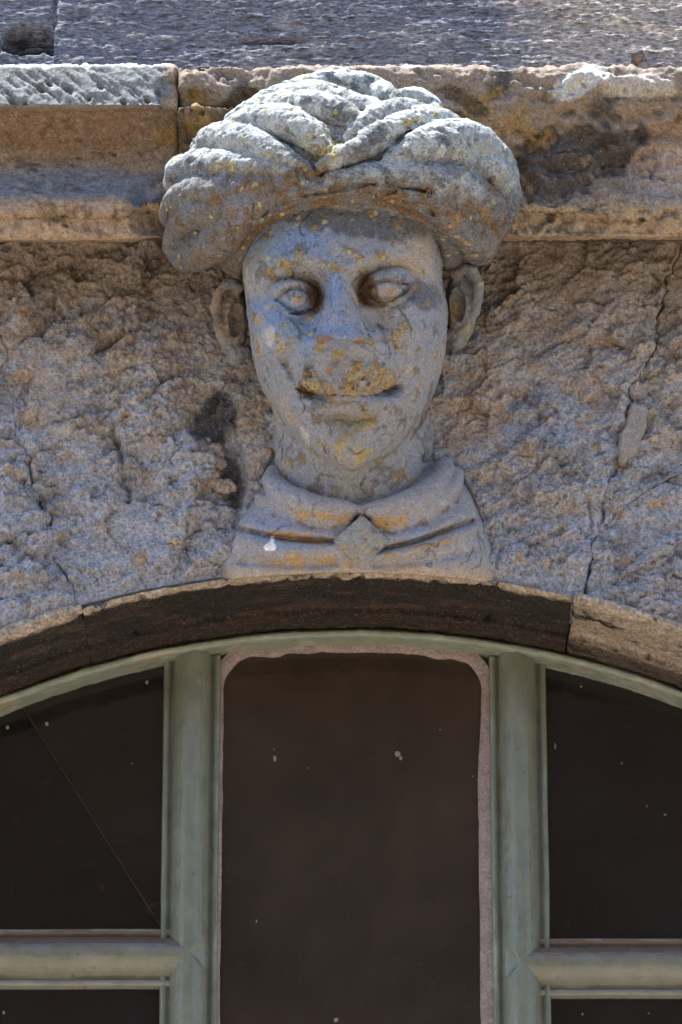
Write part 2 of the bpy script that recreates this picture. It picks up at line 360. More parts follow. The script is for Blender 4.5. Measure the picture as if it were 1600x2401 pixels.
    return mesh_obj(name, G.reshape(-1, 3), quads(ns+2, nt+2), M_wall, wall, Cg.reshape(-1, 3), label=label)
rb = R0+0.0035
def bottom(a, b, n=120): return arc_px(np.linspace(W(a, 1400)[0], W(b, 1400)[0], n), rb, 0.0)
def clip_bottom(j):
    """cut a joint line where it meets the arch"""
    j = resample(j, 300); P = W(j[:, 0], j[:, 1], 0); k = np.hypot(P[:, 0]-XC, P[:, 2]-ZC) > rb
    return j[:np.nonzero(k)[0][-1]+1]
LJ, RJ = clip_bottom(left_joint), clip_bottom(right_joint)
def bot(pa, pb): return arc_px(np.linspace(float(W(*pa)[0]), float(W(*pb)[0]), 160), rb, 0.0)
GAP = np.array([0.9, 0])
TV = 545
lj, rj = LJ.copy(), RJ.copy(); lj[0, 1] = rj[0, 1] = TV
stone_block('keystone', lj+GAP*0.2, rj-GAP, [lj[0]+GAP*0.2, rj[0]-GAP], bot(lj[-1]+GAP*0.2, rj[-1]-GAP), 470, 270, 1)
fl = np.array([(-660, TV), (-660, float(arc_px(W(-660, 1600)[:1], rb, 0.0)[0, 1]))])
stone_block('voussoir', fl, lj-GAP*0.2, [fl[0], lj[0]-GAP*0.2], bot(fl[1], lj[-1]-GAP*0.2), 190, 250, 2, off=0.0, jl=False)
# right side: two stones either side of the forked joint
kf = np.argmin(np.linalg.norm(RJ-fork[0], axis=1)); fork[0] = RJ[kf]
ju, jd = rj[:kf+1], rj[kf:]
fr_x = 2260
gy = np.array([0, 0.9])
stone_block('voussoir', ju+GAP, [(fr_x, TV), (fr_x, fork[-1][1]-3)], [ju[0]+GAP, (fr_x, TV)], fork+GAP-gy, 190, 210, 3, off=-0.006, jr=False, jb=True)
fb = float(arc_px(W(fr_x, 1600)[:1], rb, 0.0)[0, 1])
stone_block('voussoir', jd+GAP, [(fr_x, fork[-1][1]+3), (fr_x, fb)], fork+GAP+gy, bot(jd[-1]+GAP, (fr_x, fb)), 230, 140, 4, off=-0.003, jr=False, jt=True)
# backing mortar inside the joints
v_, f_ = box_mesh(-0.8, 0.8, 0.03, 0.10, float(W(0, 1345, 0)[2])-0.0, float(W(0, 520, 0)[2]))
mesh_obj('joint_mortar', v_, f_, stone_mat('dark_mortar', base=(0.09, 0.07, 0.055)), wall, smooth=False)
# smooth mortar patch on the right-hand joint
def blob_plate(name, poly, d0, th, mat, parent, C, n=70, label=None, edge=8):
    poly = wig(list(poly)+[poly[0]], 2.0, 5, 3)[:-1]
    u = np.linspace(poly[:, 0].min()-4, poly[:, 0].max()+4, n); v = np.linspace(poly[:, 1].min()-4, poly[:, 1].max()+4, int(n*1.6))
    Ug, Vg = np.meshgrid(u, v, indexing='ij'); U, V = Ug.ravel(), Vg.ravel()
    ins = inpoly(U, V, poly); m = pdist(U, V, np.vstack([poly, poly[:1]])); sd = np.where(ins, m, -m)
    X = W(U, V, 0); h = d0+th*np.sqrt(np.clip(sd/edge, 0, 1))+fbm(X, 60, 3, 7)*th*0.2-np.where(sd < 0, 0.02, 0)
    X[:, 1] = -h; F = quads(len(u), len(v)); keep = (sd[F] > -3).any(1)
    return mesh_obj(name, X, F[keep], mat, parent, np.tile(np.array(C), (len(X), 1)), label=label)
blob_plate('mortar_patch', [(1478, 945), (1512, 948), (1524, 965), (1518, 1000), (1505, 1035), (1495, 1065), (1462, 1090), (1448, 1080), (1450, 1020), (1465, 1000)], -0.004, 0.014, M_carve, wall, (.30, .28, .27))
# loose rubble lumps left of the collar
def lump(name, u, v, d, r, seed, parent, mat, C):
    n, k = 14, 10; th, ph = np.meshgrid(np.linspace(0, 2*np.pi, n), np.linspace(0, np.pi, k), indexing='ij')
    N = np.stack([np.cos(th)*np.sin(ph), np.sin(th)*np.sin(ph), np.cos(ph)], -1).reshape(-1, 3)
    P = N*(1+0.35*fbm(N+seed*5.1, 1.2, 3, seed))[:, None]*r*[1.1, 0.8, 0.85]+W(u, v, d)
    return mesh_obj(name, P, quads(n, k), mat, parent, np.tile(np.array(C), (len(P), 1))*(1+0.25*perlin(N*3+seed, 2))[:, None])
rs = np.random.RandomState(4)
for i in range(26):
    t = rs.rand(); u = 478+t*48+rs.normal()*9; v = 1035+t*115+rs.normal()*16
    lump('rubble_stone', u, v, 0.004+rs.rand()*0.004, (7+rs.rand()*6)*K*1.3, i, wall, M_wall, np.array(TAN)*0.9+np.array([.0, .02, .05]))

# ------------------------------------------------------------------ stone arch ring
arch = thing('stone_arch', 'soot and shade darkened curved stone arch edge above the green window', 'arch', (XC, 0, ZC+R0))
def arch_prof(lw): return [(R0+lw, -0.03), (R0+lw, 0.005), (R0+lw*0.75, 0.010), (R0+0.002, 0.009), (R0, 0.005), (R0-0.003, -0.02), (R0-0.003, -0.082), (R0-0.006, -0.087), (R0-0.0145, -0.088), (R0-0.0175, -0.093), (R0-0.019, -0.17)]
def prof_resample(pr, step):
    out = [pr[0]]
    for a, b in zip(pr[:-1], pr[1:]):
        n = max(1, int(math.hypot(a[0]-b[0], a[1]-b[1])/step))
        out += [(a[0]+(b[0]-a[0])*i/n, a[1]+(b[1]-a[1])*i/n) for i in range(1, n+1)]
    return np.array(out)
def arch_stone(xa, xb, seed, light, lw, sl=True, sr=True):
    PR = prof_resample(arch_prof(lw), 0.0028)
    ta, tb = math.asin((xa-XC)/R0), math.asin((xb-XC)/R0); nt = int(abs(tb-ta)*R0/0.0028)+2
    th = np.linspace(ta, tb, nt); r, d = PR[:, 0], PR[:, 1]
    X = np.stack([XC+np.sin(th)[:, None]*r, np.tile(-d, (nt, 1)), ZC+np.cos(th)[:, None]*r], -1)
    F = quads(nt, len(r)); V = X.reshape(-1, 3); N = vnormals(V, F)
    Q = np.stack([np.repeat(th*R0, len(r)), np.tile(d, nt)*1.0, np.tile(r, nt)], 1)
    dis = 0.004*fbm(Q*[1, 2.2, 2.2], 22, 4, seed)+0.0022*fbm(Q*[1, 2, 2], 90, 3, seed+3)
    lip = ss(np.tile(d, nt), -0.03, 0.0)
    dis -= 0.009*lip*ss(fbm(Q, 30, 4, seed+9), 0.05, 0.4)
    m, ci = cells(Q, 70, seed); dis -= 0.006*ss(0.33-m, 0, 0.15)*(ci > 0.78)
    ed = np.minimum(np.repeat(th-ta, len(r)) if sl else 9, np.repeat(tb-th, len(r)) if sr else 9)*R0
    dis -= (0.006 if seed == 7 else 0.002)*np.exp(-np.maximum(ed+0.004*fbm(Q, 50, 2, 8), 0)/0.004)
    sign = -1 if np.mean(N[:, 2]) > 0 else 1
    Nn = N*sign                                              # outwards = down and to the viewer
    V = V+Nn*dis[:, None]
    n1, n2 = fbm(Q*[1, 3, 3], 14, 4, 70+seed), fbm(Q*[1, 3, 3], 60, 4, 71+seed)
    dk = np.array((0.024, 0.021, 0.019)); lt = np.array((0.34, 0.285, 0.23))  # soffit near black: soot plus its own shade put into the colour
    lp = ss(np.tile(d, nt)+0.004*fbm(Q, 45, 3, seed+12), -0.004, 0.003) if lw < 0.01 else ss(np.tile(d, nt)+0.006*fbm(Q, 45, 3, seed+12), -0.012, 0.0)
    f = lp*0.95
    f = np.maximum(f, light*ss(n1+n2*0.6+0.45*light, -0.1, 0.35))
    C = dk*(1-f[:, None])+lt*f[:, None]
    C = mixc(C, (0.06, 0.042, 0.03), ss(n1, 0.0, 0.3)*(1-f)*0.7)
    C = mixc(C, (0.47, 0.41, 0.33), ss(n2+0.2, 0.1, 0.4)*lp*0.6)
    C = mixc(C, (0.03, 0.022, 0.016), ss(-0.086-np.tile(d, nt), 0, 0.004)*0.85)
    C = mixc(C, (0.10, 0.05, 0.02), ss(-0.086-np.tile(d, nt), 0, 0.004)*ss(n2, 0.2, 0.5)*0.6)
    return mesh_obj('arch_stone', V, F, M_arch, arch, C)
xl, xr = float(W(196, 1450, 0)[0]), float(W(1338, 1450, -0.05)[0])
arch_stone(-0.80, xl-0.0002, 5, 0.10, 0.017, sl=False)
arch_stone(xl+0.0002, xr-0.0008, 6, 0.0, 0.0065)
o = arch_stone(xr+0.0008, 0.80, 7, 0.9, 0.014, sr=False); o['label'] = 'pale tan arch stone at the right, cleaner than the sooty ones'

# ------------------------------------------------------------------ cornice
corn = thing('cornice', 'weathered stone cornice moulding running behind the turban, pale flat edge at left', 'cornice', (0, 0, float(W(0, 555, 0)[2])))
profL = [(100, -0.02), (143, 0.085), (148, 0.118), (156, 0.124), (200, 0.131), (247, 0.137), (252, 0.128), (262, 0.105), (290, 0.082), (330, 0.066), (370, 0.062), (410, 0.067), (440, 0.078), (462, 0.092), (468, 0.096), (474, 0.098), (500, 0.094), (508, 0.086), (530, 0.084), (556, 0.082), (562, 0.078), (566, 0.03), (568, -0.03)]
profR = [(100, -0.02), (150, 0.080), (157, 0.112), (163, 0.122), (200, 0.122), (240, 0.116), (262, 0.108), (280, 0.100), (310, 0.088), (340, 0.078), (370, 0.071), (405, 0.070), (440, 0.075), (462, 0.084), (470, 0.090), (480, 0.094), (500, 0.092), (510, 0.086), (530, 0.083), (550, 0.080), (556, 0.076), (562, 0.03), (566, -0.03)]
def cornice_stone(ua, ub, prf, seed, amp, right):
    # true profile in metres (d, z), taken on the centre line
    pz = [(float(W(800, v, d)[2]), d) for v, d in prf]
    pz = [(pz[2][0]-0.006, -0.02), (pz[2][0]-0.001, 0.09), (pz[2][0]+0.002, pz[2][1]-0.006)]+pz[3:]
    P_ = prof_resample(pz, 0.0026); z, d = P_[:, 0], P_[:, 1]
    xa, xb = float(W(ua, 350, 0.09)[0]), float(W(ub, 350, 0.09)[0]); nx = int((xb-xa)/0.0026)+2
    x = np.linspace(xa, xb, nx)
    D = np.tile(d, (nx, 1))
    if right:
        zl_ = np.array([float(W(800, v, dd)[2]) for v, dd in profL]); dl_ = np.array([dd for v, dd in profL]); k = (np.array([v for v, dd in profL]) > 155) & (np.array([v for v, dd in profL]) < 557)
        o_ = np.argsort(zl_[k]); dz = np.interp(z, zl_[k][o_], dl_[k][o_]); ok = (z < zl_[k].max()) & (z > zl_[k].min()) & (d > 0.05)
        wgt = 1-ss(x, float(W(470, 300, 0.1)[0]), float(W(760, 300, 0.1)[0])); D = np.where(ok[None], D+(dz-d)[None]*wgt[:, None], D)
    V = np.stack([np.repeat(x, len(z)), -D.ravel(), np.tile(z, nx)], 1); F = quads(nx, len(z))
    N = vnormals(V, F)
    if N[len(V)//2, 1] > 0: N = -N
    U, Vv = to_px(V)
    Q = V+[seed*2.7, 0, 0]
    n1 = fbm(Q, 8, 4, 80+seed); n2 = fbm(Q*[0.8, 1, 1.3], 30, 4, 81+seed); n3 = fbm(Q, 110, 3, 82+seed); n4 = fbm(Q, 55, 4, 84, ridged=True)
    dis = amp*(0.006*n1+0.005*n2+0.003*n3)+(0.004*n4*ss(Vv, 255, 280) if right else 0.0012*n4*ss(Vv, 255, 280))
    n5 = fbm(Q*[0.7, 1, 1.2], 14, 4, 86, 0.55); q5 = (n5+0.3*n2)*4; ter = (np.floor(q5)+ss(q5-np.floor(q5), 0.3, 0.7))/4
    dis += (0.020*ter*ss(Vv, 175, 230)+0.006*fbm(Q, 45, 4, 87, 0.6) if right else 0.004*ter*ss(Vv, 255, 275)+0.0022*fbm(Q, 60, 4, 87, 0.6)*ss(Vv, 255, 275))
    mm, ci = cells(Q*[1, 1, 1.5], 60, 15); dis -= 0.006*ss(0.35-mm, 0, 0.2)*(ci > (0.6 if right else 0.82))*ss(Vv, 255, 275)
    low = ss(Vv, 470, 500)*ss(575-Vv, 0, 20)
    dis += 0.005*low*n4*0.7-0.004*low*ss(n2, 0.1, 0.4)
    edge = ss(175-Vv, 0, 20); dis -= 0.007*edge*ss(n2+n3*0.6, 0.0, 0.5)
    if not right:
        fas = ss(Vv, 152, 160)*ss(248-Vv, 0, 6)
        rng = np.random.RandomState(9)
        for k in range(46):                                     # mason's diagonal tooling and pits on the flat edge
            uu, vv = rng.uniform(-20, 410), rng.uniform(160, 225); L_ = rng.uniform(18, 70)
            m = pdist(U, Vv, [(uu, vv), (uu+L_, vv+L_*rng.uniform(0.6, 0.85))]); dis -= 0.0026*np.exp(-(m/2.2)**2)*fas
        for uu, vv, ru, rv in [(95, 207, 12, 8), (160, 208, 13, 8), (115, 195, 9, 5), (32, 238, 16, 9), (235, 203, 7, 5), (290, 238, 8, 6), (60, 243, 6, 6), (210, 230, 4, 7), (345, 232, 8, 6)]:
            dis -= 0.010*gs(U, Vv, uu, vv, ru, rv, 35, 4)*fas
        brk = inpoly(U, Vv, [(360, 205), (380, 185), (420, 170), (430, 255), (375, 250)])
        dis -= 0.010*brk
        dis -= 0.003*gs(U, Vv, 230, 330, 14, 10)
    else:
        for pts, w, dep in [(wig([(1325, 285), (1370, 275), (1410, 300), (1450, 312), (1500, 295), (1560, 280), (1600, 300)], 6, 31), 9, 0.008),
                            (wig([(1205, 195), (1235, 210), (1270, 215), (1290, 220)], 4, 32), 7, 0.008),
                            (wig([(1300, 380), (1390, 380), (1440, 340), (1500, 350), (1560, 335)], 8, 33), 10, 0.007),
                            (wig([(1260, 555), (1280, 525), (1330, 505), (1420, 500), (1480, 510), (1550, 500)], 4, 34), 5, 0.006)]:
            m = pdist(U, Vv, pts); dis -= dep*np.exp(-(m/w)**2); dis += 0.004*np.exp(-((m-w*2)/(w*1.2))**2)
        brk = ss(n2*60+gs(U, Vv, 1370, 195, 70, 40, -15, 4)*100, 55, 75)
        dis -= 0.010*brk*ss(245-Vv, 0, 60)*ss(Vv, 160, 185)
        dis -= 0.006*ss(gs(U, Vv, 1500, 200, 90, 30, 0, 4)+n2*0.6, 0.5, 0.8)
        dis -= 0.012*ss(gs(U, Vv, 1320, 395, 110, 55, 0, 4)+n1*0.7, 0.5, 0.9)
    # worn hollow where the turban meets the stone
    sink = ss(pdist(U, Vv, [(350, 470), (365, 540)]), 60, 10) if not right else 0*U
    dis -= 0.02*sink
    dis *= 1-0.75*ss(Vv, 536, 556)
    V = V+N*dis[:, None]
    ed = (x-xa if right else xb-x); V[:, 1] += 0.010*np.exp(-np.maximum(np.repeat(ed, len(z))+0.004*n2, 0)/0.0018)*ss(360-Vv, -60, 60)
    # colour
    C = np.tile(np.array((0.30, 0.235, 0.18)), (len(V), 1))
    if not right:
        C = mixc(C, (0.21, 0.225, 0.235), ss(252-Vv, 0, 6)*ss(400-U+n2*30, -10, 20))
        C = mixc(C, PALE, ss(158-Vv+n2*22, 0, 12)*0.9*ss(415-U, 0, 10))  # sunlit line along the top edge, painted pale
        C = mixc(C, (0.24, 0.165, 0.11), ss(Vv, 250, 262)*ss(390-Vv+n1*70, -20, 50))  # warm bounce on the down-facing part of the hollow, put into the colour
        C = mixc(C, (0.20, 0.215, 0.25), ss(Vv-385+n1*70, -15, 25)*ss(466-Vv+n2*25, -4, 6)*0.9)  # blue skylight on the up-facing part, put into the colour
        C = mixc(C, (0.40, 0.295, 0.20), ss(Vv-468+n2*25, -6, 6)*0.85)
        C = mixc(C, (0.11, 0.085, 0.05), ss(U+n1*120, 300, 380)*ss(Vv, 255, 280)*ss(440-Vv, 0, 40)*ss(n2+0.3, 0, 0.5)*0.8)
        C = mixc(C, (0.30, 0.19, 0.06), ss(gs(U, Vv, 400, 320, 70, 45)+n2*0.6, 0.5, 0.9)*0.7)
        C = mixc(C, (0.09, 0.055, 0.035), ss(U+n2*70+n3*40, 330, 375)*ss(Vv+n1*60, 390, 440)*0.85)
    else:
        C = mixc(C, (0.26, 0.215, 0.18), ss(280-Vv, 0, 30))
        C = mixc(C, (0.065, 0.065, 0.07), ss(n1+n2*0.6+gs(U, Vv, 1360, 360, 150, 110)*0.55-gs(U, Vv, 700, 180, 250, 90)*0.3, 0.12, 0.34)*0.85)
        C = mixc(C, (0.36, 0.24, 0.10), ss(n2+gs(U, Vv, 1170, 270, 110, 50, 25)*0.5+gs(U, Vv, 470, 270, 50, 40)*0.6+gs(U, Vv, 1220, 500, 80, 80)*0.3, 0.28, 0.5)*0.85)
        C = mixc(C, (0.09, 0.06, 0.035), ss(gs(U, Vv, 1225, 450, 42, 120)+gs(U, Vv, 1090, 235, 90, 28, 35)+gs(U, Vv, 560, 235, 70, 26, -35)+n2*0.8+n3*0.3, 0.45, 0.75)*0.85)
        C = mixc(C, (0.13, 0.095, 0.05), ss(Vv+n2*40, 245, 265)*ss(640-U, 0, 60)*0.8)
        C = mixc(C, (0.32, 0.21, 0.07), ss(gs(U, Vv, 470, 290, 50, 40)+n2*0.8+n3*0.4, 0.5, 0.8)*0.8)
        C = mixc(C, (0.40, 0.33, 0.29), ss(gs(U, Vv, 1560, 400, 100, 70, 0, 4)+n2*0.5, 0.4, 0.55)*0.9)
        C = mixc(C, (0.40, 0.31, 0.21), ss(Vv-455+n2*40, 0, 18)*0.8)
        C = mixc(C, PALE, np.maximum(ss(160-Vv+n2*14, 0, 8)*ss(n2+n1+0.45+gs(U, Vv, 1400, 180, 200, 60), 0.1, 0.5), ss(gs(U, Vv, 1360, 192, 80, 38, -20, 4)+n2*0.7, 0.5, 0.7)))  # sun on the top edge and up-facing breaks, painted pale
        C = mixc(C, (0.55, 0.53, 0.5), ss(gs(U, Vv, 1500, 200, 110, 34, 0, 4)+n2*0.9, 0.55, 0.8)*0.7)
        C = mixc(C, (0.05, 0.04, 0.035), ss(n3+n2*0.4, 0.28, 0.45)*ss(260-Vv, 0, 40)*0.6)
    C = mixc(C, (0.10, 0.075, 0.055), ss(n3*0.7+n2*0.7+n1*0.3, 0.12, 0.42)*ss(Vv, 252, 265)*0.7)
    C = mixc(C, (0.42, 0.33, 0.25), ss(fbm(Q, 85, 3, 88), 0.2, 0.45)*ss(Vv, 252, 265)*0.4)
    return mesh_obj('cornice_stone', V, F, M_corn, corn, C)
cornice_stone(-660, 417, profL, 1, 0.8, False)['label'] = 'grey tooled cornice stone with pale chipped edge at left'
cornice_stone(417.6, 2260, profR, 2, 1.9, True)['label'] = 'broken brown cornice stone behind and right of the turban'

v_, f_ = box_mesh(-0.9, 0.9, -0.045, 0.1, float(W(800, 535, 0.045)[2]), float(W(800, 185, 0.045)[2]))
mesh_obj('core', v_, f_, stone_mat('cornice_bed_mortar', base=(0.10, 0.075, 0.055)), corn, smooth=False)

# ------------------------------------------------------------------ lintel above the cornice
lint = thing('lintel', 'dark weathered lintel with fine horizontal grain above the cornice', 'lintel', tuple(W(800, 150, 0.03)))
def lintel_block(ua, ub, seed, hollow):
    step = 0.0022
    x0, x1 = float(W(ua, 80, 0.03)[0]), float(W(ub, 80, 0.03)[0]); z0, z1 = float(W(800, 200, 0.03)[2]), float(W(800, -330, 0.03)[2])
    nx, nz = int((x1-x0)/step)+2, int((z1-z0)/step)+2
    x, z = np.linspace(x0, x1, nx), np.linspace(z0, z1, nz)
    V = np.stack([np.repeat(x, nz), np.full(nx*nz, -0.03), np.tile(z, nx)], 1); U, Vv = to_px(V)
    Q = V+[seed*1.9, 0, 0]
    g = fbm(Q*[0.2, 1, 1], 130, 3, 90, 0.6); g2 = fbm(Q*[0.4, 1, 1.2], 200, 3, 91); a = fbm(Q, 5, 3, 92); b = fbm(Q*[0.5, 1, 1], 26, 4, 93)
    d = 0.03+0.004*a+0.0009*b+0.0016*g+0.0022*g2
    rr = fbm(Q*[0.14, 1, 1], 45, 4, 96, ridged=True); d -= 0.0016*ss(rr, 0.45, 0.8)
    d -= 0.012*gs(U, Vv, 640, 97, 75, 5, -2, 3)
    if hollow: 
        hm = ss(gs(U, Vv, 62, 92, 66, 40, -6, 4)+b*0.9+a*0.5, 0.35, 0.8); hm2 = ss(gs(U, Vv, 122, 108, 24, 26, 0, 4)+b*0.8, 0.35, 0.8)
        d -= (0.026+0.02*b)*np.maximum(hm, hm2); d += 0.022*gs(U, Vv, 70, 112, 46, 8, -6, 3)
    e = (x1-x) if hollow else (x-x0)
    jn = np.exp(-np.maximum(np.repeat(e, nz)+0.003*b, 0)/0.0035)*ss(75-Vv, -10, 30); d -= 0.008*jn
    V[:, 1] = -d
    C = np.tile(np.array((0.20, 0.215, 0.265)), (len(V), 1))
    warm = ss(U+a*300+b*200-(Vv-60)*0.2, 1050, 1400)
    C = mixc(C, (0.58, 0.50, 0.41), warm)  # grazing sunlight at the right put into the colour
    C = mixc(C, (0.36, 0.35, 0.36), ss(b+g*0.5+(Vv-70)/260+(U-500)/1800, 0.1, 0.5)*0.6)
    C = mixc(C, (0.04, 0.04, 0.05), ss(g+g2*0.8, 0.15, 0.4)*0.65)
    C = mixc(C, (0.30, 0.31, 0.34), ss(g2-g*0.4, 0.15, 0.4)*0.5)
    if hollow: C = mixc(C, (0.035, 0.03, 0.028), np.maximum(hm, hm2)*ss(b+g+0.5, 0, 0.7)*0.8)
    return mesh_obj('lintel_block', V, quads(nx, nz), M_lint, lint, C)
lintel_block(-660, 128, 1, True)['label'] = 'short lintel block with a dark broken hollow'
lintel_block(128, 2260, 2, False)

bolt = thing('square_bolt', 'small dark square iron plate with a round bolt at the foot of the lintel', 'bolt', tuple(W(1500, 132, 0.045)))
def prism(poly, d0, d1):
    n = len(poly); P = np.array(poly, float)
    A = W(P[:, 0], P[:, 1], d1); B = A.copy(); B[:, 1] = -d0
    c = A.mean(0); A2 = c+(A-c)*0.93; A2[:, 1] = A[:, 1]; A[:, 1] += 0.0012
    V = np.vstack([A2, A, B]); F = [list(range(n))]
    for k in range(2): F += [[k*n+i, (k+1)*n+i, (k+1)*n+(i+1) % n, k*n+(i+1) % n] for i in range(n)]
    return V, F
v_, f_ = prism([(1482, 126), (1507, 115), (1517, 142), (1490, 154)], 0.02, 0.060); mesh_obj('plate', v_, f_, M_iron, bolt, smooth=False)
v_, f_ = prism([(1497+7.5*math.cos(a), 135+7.5*math.sin(a)) for a in np.linspace(0, 2*np.pi, 14)[:-1]], 0.055, 0.070); mesh_obj('bolt_head', v_, f_, M_rust, bolt, smooth=False)
v_, f_ = prism([(1492, 158), (1498, 147), (1517, 143), (1519, 160)], 0.02, 0.062); mesh_obj('bracket', v_, f_, M_speck, bolt, smooth=False)

# ------------------------------------------------------------------ sculpting: signed fields and surface nets
class Field:
    def __init__(s, u, v, w, h):
        s.u, s.v, s.w = [np.arange(a, b, h, dtype=np.float32) for a, b in (u, v, w)]; s.h = h
        s.F = np.full((len(s.u), len(s.v), len(s.w)), 60, np.float32)
    def sub(s, lo, hi):
        r = []
        for ax, a, b in zip((s.u, s.v, s.w), lo, hi): r.append(slice(max(0, np.searchsorted(ax, a)), min(len(ax), np.searchsorted(ax, b))))
        return tuple(r), s.u[r[0]][:, None, None], s.v[r[1]][None, :, None], s.w[r[2]][None, None, :]
    def add(s, sl, f, k): 
        a = s.F[sl]; h = np.maximum(k-np.abs(a-f), 0)/k; s.F[sl] = np.minimum(a, f)-h*h*k*0.25
    def cut(s, sl, f, k):
        a = s.F[sl]; h = np.maximum(k-np.abs(a-f), 0)/k; s.F[sl] = np.maximum(a, f)+h*h*k*0.25
    def ell(s, c, r, k=12, cut=False):
        m = max(r)*0.25+k+14
        sl, U, V, Wd = s.sub([c[i]-r[i]-m for i in range(3)], [c[i]+r[i]+m for i in range(3)])
        a, b, e = (U-c[0])/r[0], (V-c[1])/r[1], (Wd-c[2])/r[2]
        k0 = np.sqrt(a*a+b*b+e*e); k1 = np.sqrt((a/r[0])**2+(b/r[1])**2+(e/r[2])**2)+1e-6; f = k0*(k0-1)/k1
        s.cut(sl, -f, k) if cut else s.add(sl, f.astype(np.float32), k)
    def tube(s, pts, k=8, n=14, flat=1.0, cut=False):
        """pts: (u, v, w, r); flat < 1 flattens it towards the viewer"""
        p = cr(pts, n)
        lo, hi = (p[:, :3]-p[:, 3:]).min(0)-k-14, (p[:, :3]+p[:, 3:]).max(0)+k+14
        sl, U, V, Wd = s.sub(lo, hi); f = None
        for a, b in zip(p[:-1], p[1:]):
            d = b[:3]-a[:3]; L = float(d@d)+1e-6
            t = np.clip(((U-a[0])*d[0]+(V-a[1])*d[1]+(Wd-a[2])*d[2])/L, 0, 1)
            g = np.sqrt((U-a[0]-t*d[0])**2+(V-a[1]-t*d[1])**2+((Wd-a[2]-t*d[2])/flat)**2)-(a[3]+t*(b[3]-a[3]))
            f = g if f is None else np.minimum(f, g)
        s.cut(sl, -f, k) if cut else s.add(sl, f.astype(np.float32), k)
    def mesh(s):
        F = s.F; I = F < 0; c = np.zeros(tuple(n-1 for n in F.shape), np.uint8)
        off = [(a, b, e) for a in (0, 1) for b in (0, 1) for e in (0, 1)]
        for a, b, e in off: c += I[a:a+c.shape[0], b:b+c.shape[1], e:e+c.shape[2]]
        act = (c > 0) & (c < 8); idx = np.argwhere(act); n = len(idx); ids = np.full(c.shape, -1, np.int64); ids[act] = np.arange(n)
        acc = np.zeros((n, 3)); cnt = np.zeros(n)
        for p in off:
            for ax in range(3):
                if p[ax]: continue
                q = list(p); q[ax] = 1
                A = F[tuple((idx+p).T)]; B = F[tuple((idx+q).T)]; m = (A < 0) != (B < 0)
                t = np.where(m, A/(A-B+1e-12), 0); pt = np.tile(np.array(p, float), (n, 1)); pt[:, ax] = t
                acc += pt*m[:, None]; cnt += m
        P = idx+acc/cnt[:, None]; V = np.stack([s.u[0]+P[:, 0]*s.h, s.v[0]+P[:, 1]*s.h, s.w[0]+P[:, 2]*s.h], 1)
        Q = []
        for ax in range(3):
            o1, o2 = [(1, 2), (2, 0), (0, 1)][ax]
            sl0 = [slice(None)]*3; sl1 = [slice(None)]*3; sl0[ax] = slice(0, -1); sl1[ax] = slice(1, None)
            e = np.argwhere(I[tuple(sl0)] != I[tuple(sl1)])
            ok = (e[:, o1] > 0) & (e[:, o2] > 0) & (e[:, o1] < c.shape[o1]) & (e[:, o2] < c.shape[o2]); e = e[ok]
            def at(da, db):
                g = e.copy(); g[:, o1] -= da; g[:, o2] -= db; return ids[tuple(g.T)]
            q = np.stack([at(1, 1), at(0, 1), at(0, 0), at(1, 0)], 1)
            fl = I[tuple(e.T)]; q[~fl] = q[~fl][:, ::-1]; Q.append(q)
        return V, np.concatenate(Q)
def finish(name, fld, paint, disp, mat, parent, label=None):
    P, F = fld.mesh(); X = S2W(P)
    F = F[:, ::-1]; N = vnormals(X, F)
    if np.mean(N@FW) > 0: F = F[:, ::-1]; N = -N
    X = X+N*disp(P, X)[:, None]
    return mesh_obj(name, X, F, mat, parent, paint(P, X, N), label=label)

head = thing('carved_head', 'carved stone head with a wide turban and folded collar over the window arch', 'sculpture', tuple(W(830, 1340, 0.03)))

# ---- face and neck
H = 3.0
fd = Field((545, 1075), (440, 1240), (-170, 330), H)
tv = [430, 520, 600, 660, 720, 780, 840, 900, 950, 1000, 1030, 1058, 1076, 1087, 1093, 1097]
tL = [590, 568, 562, 569, 577, 584, 593, 611, 636, 667, 692, 725, 757, 786, 808, 826]
tR = [1030, 1040, 1041, 1042, 1053, 1051, 1044, 1027, 1008, 982, 957, 925, 896, 868, 846, 830]
tW = [150, 178, 200, 204, 206, 206, 210, 214, 216, 214, 212, 206, 198, 190, 182, 174]
V1 = fd.v.astype(float); uL, uR, wf = spl(V1, tv, tL), spl(V1, tv, tR), spl(V1, tv, tW)
Ug, Vg = np.meshgrid(fd.u.astype(float), V1, indexing='ij')
def G(*a, **k): return gs(Ug, Vg, *a, **k)
def ridge(pts, w, n=24): return np.exp(-(pdist(Ug, Vg, cr(pts, n))/w)**2)
def dome(u, v, ru, rv, ang=0):
    c, s_ = math.cos(R_(ang)), math.sin(R_(ang)); a = ((Ug-u)*c+(Vg-v)*s_)/ru; b = (-(Ug-u)*s_+(Vg-v)*c)/rv
    return np.sqrt(np.clip(1-a*a-b*b, 0, 1))
h = np.zeros_like(Ug)
h += 12*ridge([(600, 640), (660, 612), (720, 610), (775, 640)], 26)+14*ridge([(835, 632), (890, 598), (960, 600), (1015, 630)], 26)
h += 10*G(800, 560, 150, 60)                                        # forehead
h -= 50*G(702, 690, 62, 44, -4, p=3.2); h -= 26*G(742, 686, 24, 36, p=2.6)   # sockets
h -= 48*G(902, 672, 70, 44, -10, p=3.2); h -= 28*G(856, 676, 22, 36, p=2.6)
h += 66*dome(688, 694, 58, 40, 4); h += 66*dome(910, 672, 66, 42, -12)       # eyeballs under their lids
lid = [(645, 702), (668, 676), (695, 668), (722, 676), (738, 696)]
h += 7*ridge([(648, 694), (670, 668), (697, 660), (726, 668)], 7); h -= 12*ridge([(650, 704), (672, 684), (697, 678), (722, 686)], 4)
